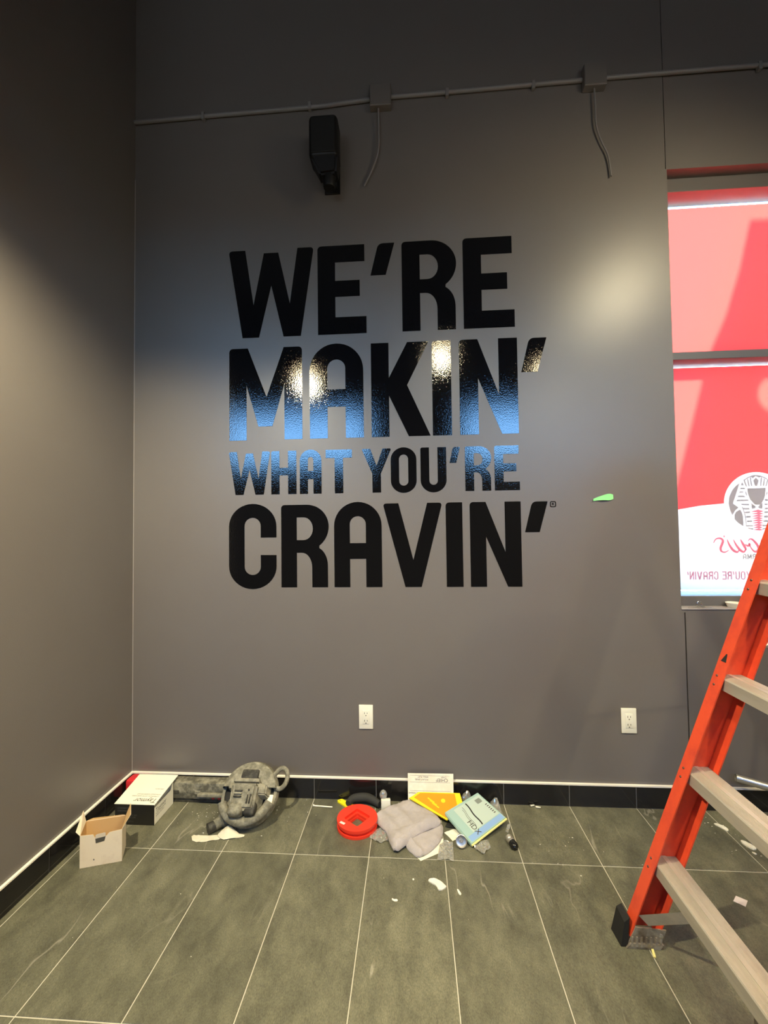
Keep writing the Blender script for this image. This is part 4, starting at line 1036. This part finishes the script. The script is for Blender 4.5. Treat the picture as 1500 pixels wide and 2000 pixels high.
bm = nb(); tube(bm, smooth_path([(-.326, -.070, .020), (-.312, -.040, .022), (-.280, -.033, .026), (-.240, -.034, .028), (-.205, -.050, .026), (-.176, -.070, .022)], 6), [.014 + .006 * math.sin(math.pi * i_ / 30) for i_ in range(31)], 12)
tag(finish(bm, 'foam_sleeve', 'black_foam', None, True, origin=(-.25, -.045, 0)), 'curved black foam sleeve between the red spool and baseboard', 'foam')

# grey towel: a big fold over a small one
tw = thing('grey_towel', 'folded light grey towel crumpled on the floor tiles', 'towel', (-.05, -.2, 0))
UP = [(-.200, -.153), (-.164, -.105), (-.066, -.040), (.016, -.044), (.073, -.105), (.117, -.189), (.057, -.227), (.001, -.264), (-.053, -.317), (-.089, -.355), (-.112, -.314), (-.132, -.239), (-.181, -.186)]
LO = [(.118, -.168), (.112, -.230), (.092, -.285), (.050, -.335), (.006, -.368), (-.024, -.342), (-.050, -.310), (-.046, -.260), (.01, -.20)]
def edged(pl, x, y):
    p = Vector((x, y)); best = 9.
    for i_ in range(len(pl)):
        a = Vector(pl[i_]); d = Vector(pl[(i_ + 1) % len(pl)]) - a
        t_ = max(0., min(1., (p - a).dot(d) / max(1e-9, d.length_squared)))
        best = min(best, (p - a - d * t_).length)
    return best
def z_lo(x, y): return .001 + .014 * min(1, edged(LO, x, y) / .014) ** .7 + .006 * nz(x, y, 28, 2) * min(1, edged(LO, x, y) / .02) + .007 * max(0, 1 - abs((x + .02) * .8 + (y + .30) * .6) / .012)
def z_up(x, y):
    e_ = edged(UP, x, y); b_ = .010 + .018 * min(1, e_ / .016) ** .7
    lift = .020 * math.exp(-((x - .03) ** 2 + (y + .22) ** 2) / .006)
    cr_ = .004 * math.sin((x * .8 + y * .6) * 75 + 2.5 * nz(x, y, 9, 6)) * min(1, e_ / .03)
    return b_ + lift * .7 + .009 * nz(x, y, 22, 1) * min(1, e_ / .02) + .0035 * nz(x, y, 70, 4) + cr_
bm = nb(); sheet(bm, LO, z_lo, .005, .009, 2); finish(bm, 'lower_fold', 'towel', tw, True)
bm = nb(); sheet(bm, UP, z_up, .007, .009, 2); finish(bm, 'upper_fold', 'towel', tw, True)

# instruction sheet propped on the baseboard (printed upside down)
cs = thing('instruction_sheet', 'cream printed sheet propped against the black baseboard', 'paper', (.07, -.04, 0))
A_ = Vector((-.041, -.060, .012)); B2 = Vector((.174, -.060, .012)); tp = Vector((0, .044, .128))
bm = nb(); slab(bm, [A_, B2, B2 + tp + Vector((.004, 0, .002)), A_ + tp], .0007); sh_ = finish(bm, 'leaf', 'paper_cream', cs)
tn = tp.normalized(); fn = (B2 - A_).cross(tp).normalized()
if fn.y > 0: fn = -fn
def onsheet(x, y): return B2 + tp - Vector((1, 0, 0)) * x - tn * y + fn * .0016
def rs(ox, oy): return lambda x, y: onsheet(ox + x, oy + y)
# rotated by half a turn: x runs left from the right edge, y runs down from the top edge
from_mesh(text_mesh('CHIEF', .020, rs(.022, .020), sx_=1.1), 'title_print', 'ink_grey', cs)
for ox, oy, t_ in ((.116, .022, 'MOUNT SERIES'), (.116, .011, 'SMALL FLAT'), (.03, .011, 'CHIEF'), (.112, .078, 'ROUGH WALL MOUNT'), (.17, .090, 'P-2')):
    from_mesh(text_mesh(t_, .0095, rs(ox, oy)), 'small_print', 'ink_grey', cs)
for oy in (.008, .036, .072):
    bm = nb(); slab(bm, [onsheet(.012, oy), onsheet(.205, oy), onsheet(.205, oy + .0007), onsheet(.012, oy + .0007)], .0002); finish(bm, 'rule', 'ink_grey', cs)

# yellow and orange packet
yp = thing('yellow_packet', 'yellow and orange glossy packet tucked behind the towel', 'packet', (.12, -.09, 0))
pz = lambda x, y: Vector((x, y, .022 + (y + .165) * .40))
q = [pz(-.035, -.075), pz(.135, -.165), pz(.212, -.085), pz(.205, -.046), pz(.010, -.046)]
bm = nb(); vs1 = [bm.verts.new(p) for p in q]; vs2 = [bm.verts.new(p + Vector((0, .003, -.006))) for p in q]
bm.faces.new(vs1); bm.faces.new(vs2[::-1])
for i_ in range(5): bm.faces.new((vs1[i_], vs1[(i_ + 1) % 5], vs2[(i_ + 1) % 5], vs2[i_]))
finish(bm, 'pouch', 'yellow_pack', yp)
nrm = (q[1] - q[0]).cross(q[3] - q[0]).normalized(); nrm = nrm if nrm.z > 0 else -nrm
cent = sum(q, Vector()) / 5
def inpk(pts, off=.0012): return [p + nrm * off for p in pts]
bm = nb(); vv = [bm.verts.new(p) for p in inpk([pz(-.012, -.072), pz(.130, -.156), pz(.186, -.098), pz(.180, -.050), pz(.018, -.050)], .0008)]; bm.faces.new(vv); finish(bm, 'orange_panel', 'orange_print', yp)
bm = nb(); e1 = (q[3] - q[4]).normalized(); e2 = nrm.cross(e1)
M = Matrix(((e1.x, e2.x, nrm.x, 0), (e1.y, e2.y, nrm.y, 0), (e1.z, e2.z, nrm.z, 0), (0, 0, 0, 1)))
lathe(bm, [(0, 0), (.010, 0), (.010, .0006), (0, .0006)], 18, Matrix.Translation(cent + nrm * .0010 + e1 * .018) @ M); finish(bm, 'badge', 'yellow_pack', yp)
for k_ in range(3):
    bm = nb(); st_ = cent + nrm * .0012 + e1 * (-.055 + .010 * k_) + e2 * (.010 - .012 * k_); slab(bm, [st_, st_ + e1 * .03 - e2 * .022, st_ + e1 * .034 - e2 * .018, st_ + e1 * .004 + e2 * .004], .0003); finish(bm, 'bold_print', 'yellow_pack', yp)

# pale green pack of pads, tilted on the litter
pd = thing('pad_pack', 'pale mint shrink-wrapped pack with blue edge lying on the litter', 'package', (.26, -.14, 0))
P0, P1, P2, P3 = Vector((.125, -.145, .044)), Vector((.292, -.022, .062)), Vector((.398, -.160, .038)), Vector((.226, -.300, .018))
ex = (P1 - P0); ey = (P3 - P0)
nP = ex.cross(ey).normalized(); nP = nP if nP.z > 0 else -nP
TH = .017
bm = nb(); hexa(bm, [p - nP * TH for p in (P0, P1, P2, P3)] + [P0, P1, P2, P3]); bmesh.ops.bevel(bm, geom=list(bm.edges), offset=.003, segments=2, affect='EDGES'); pk = finish(bm, 'wrap', 'mint_pack', pd)
def pp(a, b, off=.0004): return P0 + (P1 - P0) * a * (1 - b) + (P2 - P3) * a * b + (P3 - P0) * b + nP * off     # a: towards the wall, b: towards lower right
def panel(a0, a1, b0, b1, m, name, off=.0006):
    bm = nb(); slab(bm, [pp(a0, b0, off), pp(a1, b0, off), pp(a1, b1, off), pp(a0, b1, off)], .0002); finish(bm, name, m, pk)
panel(.20, .96, .08, .80, 'mint_panel', 'label_panel', .0006)
panel(.04, .97, .82, .96, 'blue_band', 'blue_band', .0006)
bm = nb(); tube(bm, [P3 - nP * .006, P2 - nP * .006], .0042, 8); finish(bm, 'folded_edge', 'yellow_edge', pd, True)
def wavy(a0, b0, a1, b1, w, m):
    bm = nb(); L = []
    for i_ in range(13):
        t_ = i_ / 12; L.append((a0 + (a1 - a0) * t_ + .010 * math.sin(t_ * 9), b0 + (b1 - b0) * t_))
    for i_ in range(12):
        (a, b), (c, d) = L[i_], L[i_ + 1]; slab(bm, [pp(a, b, .001), pp(a + w, b, .001), pp(c + w, d, .001), pp(c, d, .001)], .0002)
    finish(bm, 'print_line', m, pk)
wavy(.52, .10, .46, .78, .030, 'ink_black')
wavy(.40, .14, .34, .72, .008, 'ink_grey'); wavy(.36, .20, .31, .66, .008, 'ink_grey')
for k_ in range(5): panel(.76, .90, .16 + k_ * .028, .176 + k_ * .028, 'ink_grey', 'barcode_bar', .001)
for k_ in range(6): panel(.88, .93, .40 + k_ * .06, .425 + k_ * .06, 'ink_grey', 'print_line', .001)
eb = (P3 - P0).normalized(); ea = (P1 - P0).normalized()
from_mesh(text_mesh('HDX', .034, lambda x, y: pp(.24, .52, .0012) + eb * x + ea * y), 'brand_print', 'ink_grey', pk)

# loose papers under the pack and towel
bm = nb(); sheet(bm, [(.118, -.215), (.150, -.262), (.196, -.236), (.262, -.225), (.225, -.195), (.16, -.19)], lambda x, y: .0008 + .003 * abs(nz(x, y, 40, 9)), .0006, .012, 0)
tag(finish(bm, 'paper_scrap', 'paper', None, False, origin=(.18, -.22, 0)), 'white torn paper between the towel and the mint pack', 'paper')
bm = nb(); sheet(bm, [(-.016, -.338), (.013, -.376), (.103, -.322), (.112, -.250), (.06, -.25)], lambda x, y: .0003, .0005, .02, 0)
tag(finish(bm, 'paper_sheet', 'paper', None, False, origin=(.05, -.31, 0)), 'white paper sheet sticking out under the towel', 'paper')
bm = nb(); slab(bm, [(.125, -.182, .0050), (.165, -.188, .0050), (.172, -.160, .0050), (.135, -.155, .0050)], .0006)
tag(finish(bm, 'card_scrap', 'ink_black', None, False, origin=(.15, -.17, .003)), 'small black card scrap on the paper beside the towel', 'card')

# clear plastic bags and crumpled film
def bag(outline, amp, base, seed, label, peak=None, th=.0005):
    def zf(x, y):
        z_ = base + amp * abs(nz(x, y, 45, seed)) + amp * .5 * abs(nz(x, y, 110, seed + 3))
        if peak: z_ += peak[2] * max(0, 1 - math.hypot(x - peak[0], y - peak[1]) / peak[3])
        return z_
    bm = nb(); sheet(bm, outline, zf, th, .007, 0)
    cx = sum(p[0] for p in outline) / len(outline); cy_ = sum(p[1] for p in outline) / len(outline)
    tag(finish(bm, 'plastic_bag', 'clear_bag', None, False, origin=(cx, cy_, 0)), label, 'plastic bag', 'clear plastic bags on the floor')
bag([(.196, -.052), (.214, -.018), (.252, -.014), (.282, -.030), (.262, -.068), (.222, -.072)], .022, .0008, 11, 'peaked clear plastic bag standing behind the mint pack', (.240, -.030, .075, .040))
bag([(.345, -.050), (.352, -.018), (.385, -.016), (.395, -.050), (.400, -.095), (.385, -.10)], .018, .0008, 13, 'small crumpled clear bag at the baseboard right of the mint pack', (.372, -.024, .035, .03))
bag([(.078, -.376), (.094, -.290), (.118, -.262), (.150, -.275), (.145, -.375), (.11, -.368)], .010, .0024, 17, 'flat clear plastic bag in front of the towel')
bag([(.230, -.290), (.262, -.262), (.300, -.250), (.303, -.296), (.264, -.334), (.250, -.325)], .016, .0008, 19, 'crumpled clear bag under the near corner of the mint pack')
bag([(-.205, -.262), (-.188, -.215), (-.150, -.200), (-.115, -.245), (-.122, -.275), (-.160, -.292)], .014, .0008, 23, 'clear plastic wrap between the red spool and towel')
bag([(.395, -.205), (.410, -.170), (.418, -.145), (.404, -.150), (.385, -.195)], .008, .0008, 29, 'narrow clear plastic strip right of the mint pack')
cw = thing('cable_clip', 'small white plastic clip with a clear cap behind the towel', 'clip', (-.145, -.06, 0))
bm = nb(); box(bm, -.168, -.124, -.085, -.066, .0008, .050, .003, Matrix.Translation((-.146, -.075, 0)) @ Matrix.Rotation(.15, 4, 'Z') @ Matrix.Translation((.146, .075, 0))); finish(bm, 'block', 'white_plastic', cw, True)
bm = nb(); lathe(bm, [(0, .048), (.016, .050), (.019, .062), (.013, .076), (.005, .082), (0, .083)], 16, Matrix.Translation((-.158, -.060, 0))); finish(bm, 'cap', 'clear_bag', cw, True)

# chrome cup and socket
cc = thing('chrome_cap', 'small round chrome cap lying on its side by the mint pack', 'cap', (.182, -.285, 0))
M = Matrix.Translation((.183, -.292, .0235)) @ Matrix.Rotation(math.radians(62), 4, 'X')
bm = nb(); lathe(bm, [(.0, -.022), (.016, -.022), (.022, -.014), (.0235, .006), (.0215, .007), (.0195, -.010), (.0, -.014)], 26, M); finish(bm, 'shell', 'steel', cc, True)
bm = nb(); lathe(bm, [(0, -.014), (.006, -.013), (.006, .001), (.003, .004), (0, .004)], 14, M); finish(bm, 'stud', 'steel', cc, True)
sk = thing('valve_socket', 'short metal socket with a glossy black end on the tiles', 'socket', (.392, -.272, 0))
M = Matrix.Translation((.386, -.246, .0165)) @ Matrix.Rotation(math.radians(18), 4, 'Z') @ Matrix.Rotation(math.radians(97), 4, 'X')
bm = nb(); lathe(bm, [(0, 0), (.0125, 0), (.0150, .003), (.0150, .016), (.0135, .018), (.0145, .020), (.0145, .030), (0, .030)], 24, M); finish(bm, 'metal_sleeve', 'steel', sk, True)
bm = nb(); lathe(bm, [(0, .030), (.0155, .030), (.0165, .036), (.0160, .052), (.010, .060), (0, .061)], 24, M); finish(bm, 'black_end', 'black_gloss', sk, True)
# two little anchors at the baseboard
for (xa, ya, an), lab in (((.548, -.022, .3), 'pale plastic wall anchor, left of the pair at the baseboard'), ((.572, -.028, -.2), 'pale plastic wall anchor, right of the pair at the baseboard')):
    r = thing('wall_anchor', lab, 'wall anchor', (xa, ya, 0), 'plastic wall anchors at the baseboard')
    M = Matrix.Translation((xa - .010, ya, .0052)) @ Matrix.Rotation(an, 4, 'Z') @ Matrix.Rotation(math.pi / 2, 4, 'Y')
    bm = nb(); lathe(bm, [(0, 0), (.0042, 0), (.0034, .010), (.0024, .021), (0, .022)], 12, M); finish(bm, 'sleeve', 'plaster', r, True)
    bm = nb(); lathe(bm, [(0, -.002), (.0052, -.0016), (.0052, 0), (0, 0)], 12, M); finish(bm, 'collar', 'steel', r, True)

# plaster and paper crumbs
def chip(outline, th, label, m='plaster', name='plaster_chip', rnd=1):
    cx = sum(p[0] for p in outline) / len(outline); cy_ = sum(p[1] for p in outline) / len(outline)
    bm = nb(); sheet(bm, outline, lambda x, y: .0004, th, .006, rnd)
    for v in bm.verts:
        if v.co.z > .0006: v.co.z += .002 * nz(v.co.x, v.co.y, 90, cx * 9)if th > .0015 else 0
    tag(finish(bm, name, m, None, False, origin=(cx, cy_, 0)), label, 'debris', 'crumbs and chips on the floor')
chip([(.038, -.474), (.046, -.463), (.066, -.460), (.086, -.472), (.100, -.488), (.107, -.497), (.090, -.510), (.074, -.512), (.070, -.494), (.052, -.482)], .004, 'largest pale plaster chip, in the middle of the bare tiles')
chip([(.143, -.503), (.148, -.503), (.158, -.522), (.153, -.530), (.147, -.520)], .002, 'short pale plaster sliver right of the largest chip')
chip([(-.094, -.553), (-.084, -.558), (-.074, -.557), (-.072, -.564), (-.084, -.566), (-.094, -.560)], .002, 'small pale plaster flake left of the largest chip')
chip([(-.020, -.464), (-.014, -.464), (-.013, -.470), (-.020, -.471)], .002, 'tiny pale plaster dot left of the largest chip')
chip([(1.137, -.479), (1.163, -.498), (1.138, -.523), (1.112, -.502)], .0012, 'small pinkish paper label on the floor behind the ladder', 'pink_label', 'paper_label', 0)
chip([(1.352, -.202), (1.366, -.200), (1.388, -.236), (1.382, -.250), (1.366, -.252), (1.350, -.222)], .005, 'pale plaster lump seen between the two lower ladder steps')
chip([(1.312, -.100), (1.330, -.098), (1.350, -.120), (1.352, -.140), (1.338, -.148), (1.330, -.128)], .004, 'ragged pale plaster smear near the baseboard behind the ladder')
chip([(1.352, -.262), (1.362, -.262), (1.366, -.274), (1.356, -.276)], .002, 'tiny plaster crumb on the joint behind the ladder')
chip([(.728, -.698), (.735, -.698), (.729, -.722), (.722, -.722)], .0045, 'short pale splinter beside the ladder foot', 'yellow_edge', 'splinter', 0)
chip([(-1.372, -.800), (-1.366, -.798), (-1.364, -.806), (-1.371, -.807)], .002, 'tiny white crumb on the tiles near the left wall')

# scattered plaster dust too fine to count
bm = nb()
def crumb(x, y, r):
    a0 = random.random() * 6; st = 1 + random.random() * 1.5
    p = [bm.verts.new((x + r * st * math.cos(a0 + 2.1 * i_), y + r * math.sin(a0 + 2.1 * i_), .0004)) for i_ in range(3)]; t = bm.verts.new((x, y, .0004 + r * .7))
    for i_ in range(3): bm.faces.new((p[i_], p[(i_ + 1) % 3], t))
for cx, cy_, sx2, sy2, n_ in ((-.93, -.16, .07, .05, 60), (-.60, -.12, .07, .07, 14), (.62, -.30, .10, .08, 18), (.85, -.52, .10, .08, 12), (1.36, -.16, .06, .07, 30), (-.1, -.45, .25, .18, 8), (-.9, -.75, .35, .25, 5)):
    for _ in range(n_):
        x = random.gauss(cx, sx2); y = min(-.02, random.gauss(cy_, sy2)); crumb(x, y, random.choice((.0008, .0011, .0016, .0022)))
dust = tag(finish(bm, 'plaster_dust', 'plaster', None, False, origin=(0, -.4, 0)), 'fine pale plaster crumbs scattered over the floor tiles', 'dust')
dust['kind'] = 'stuff'
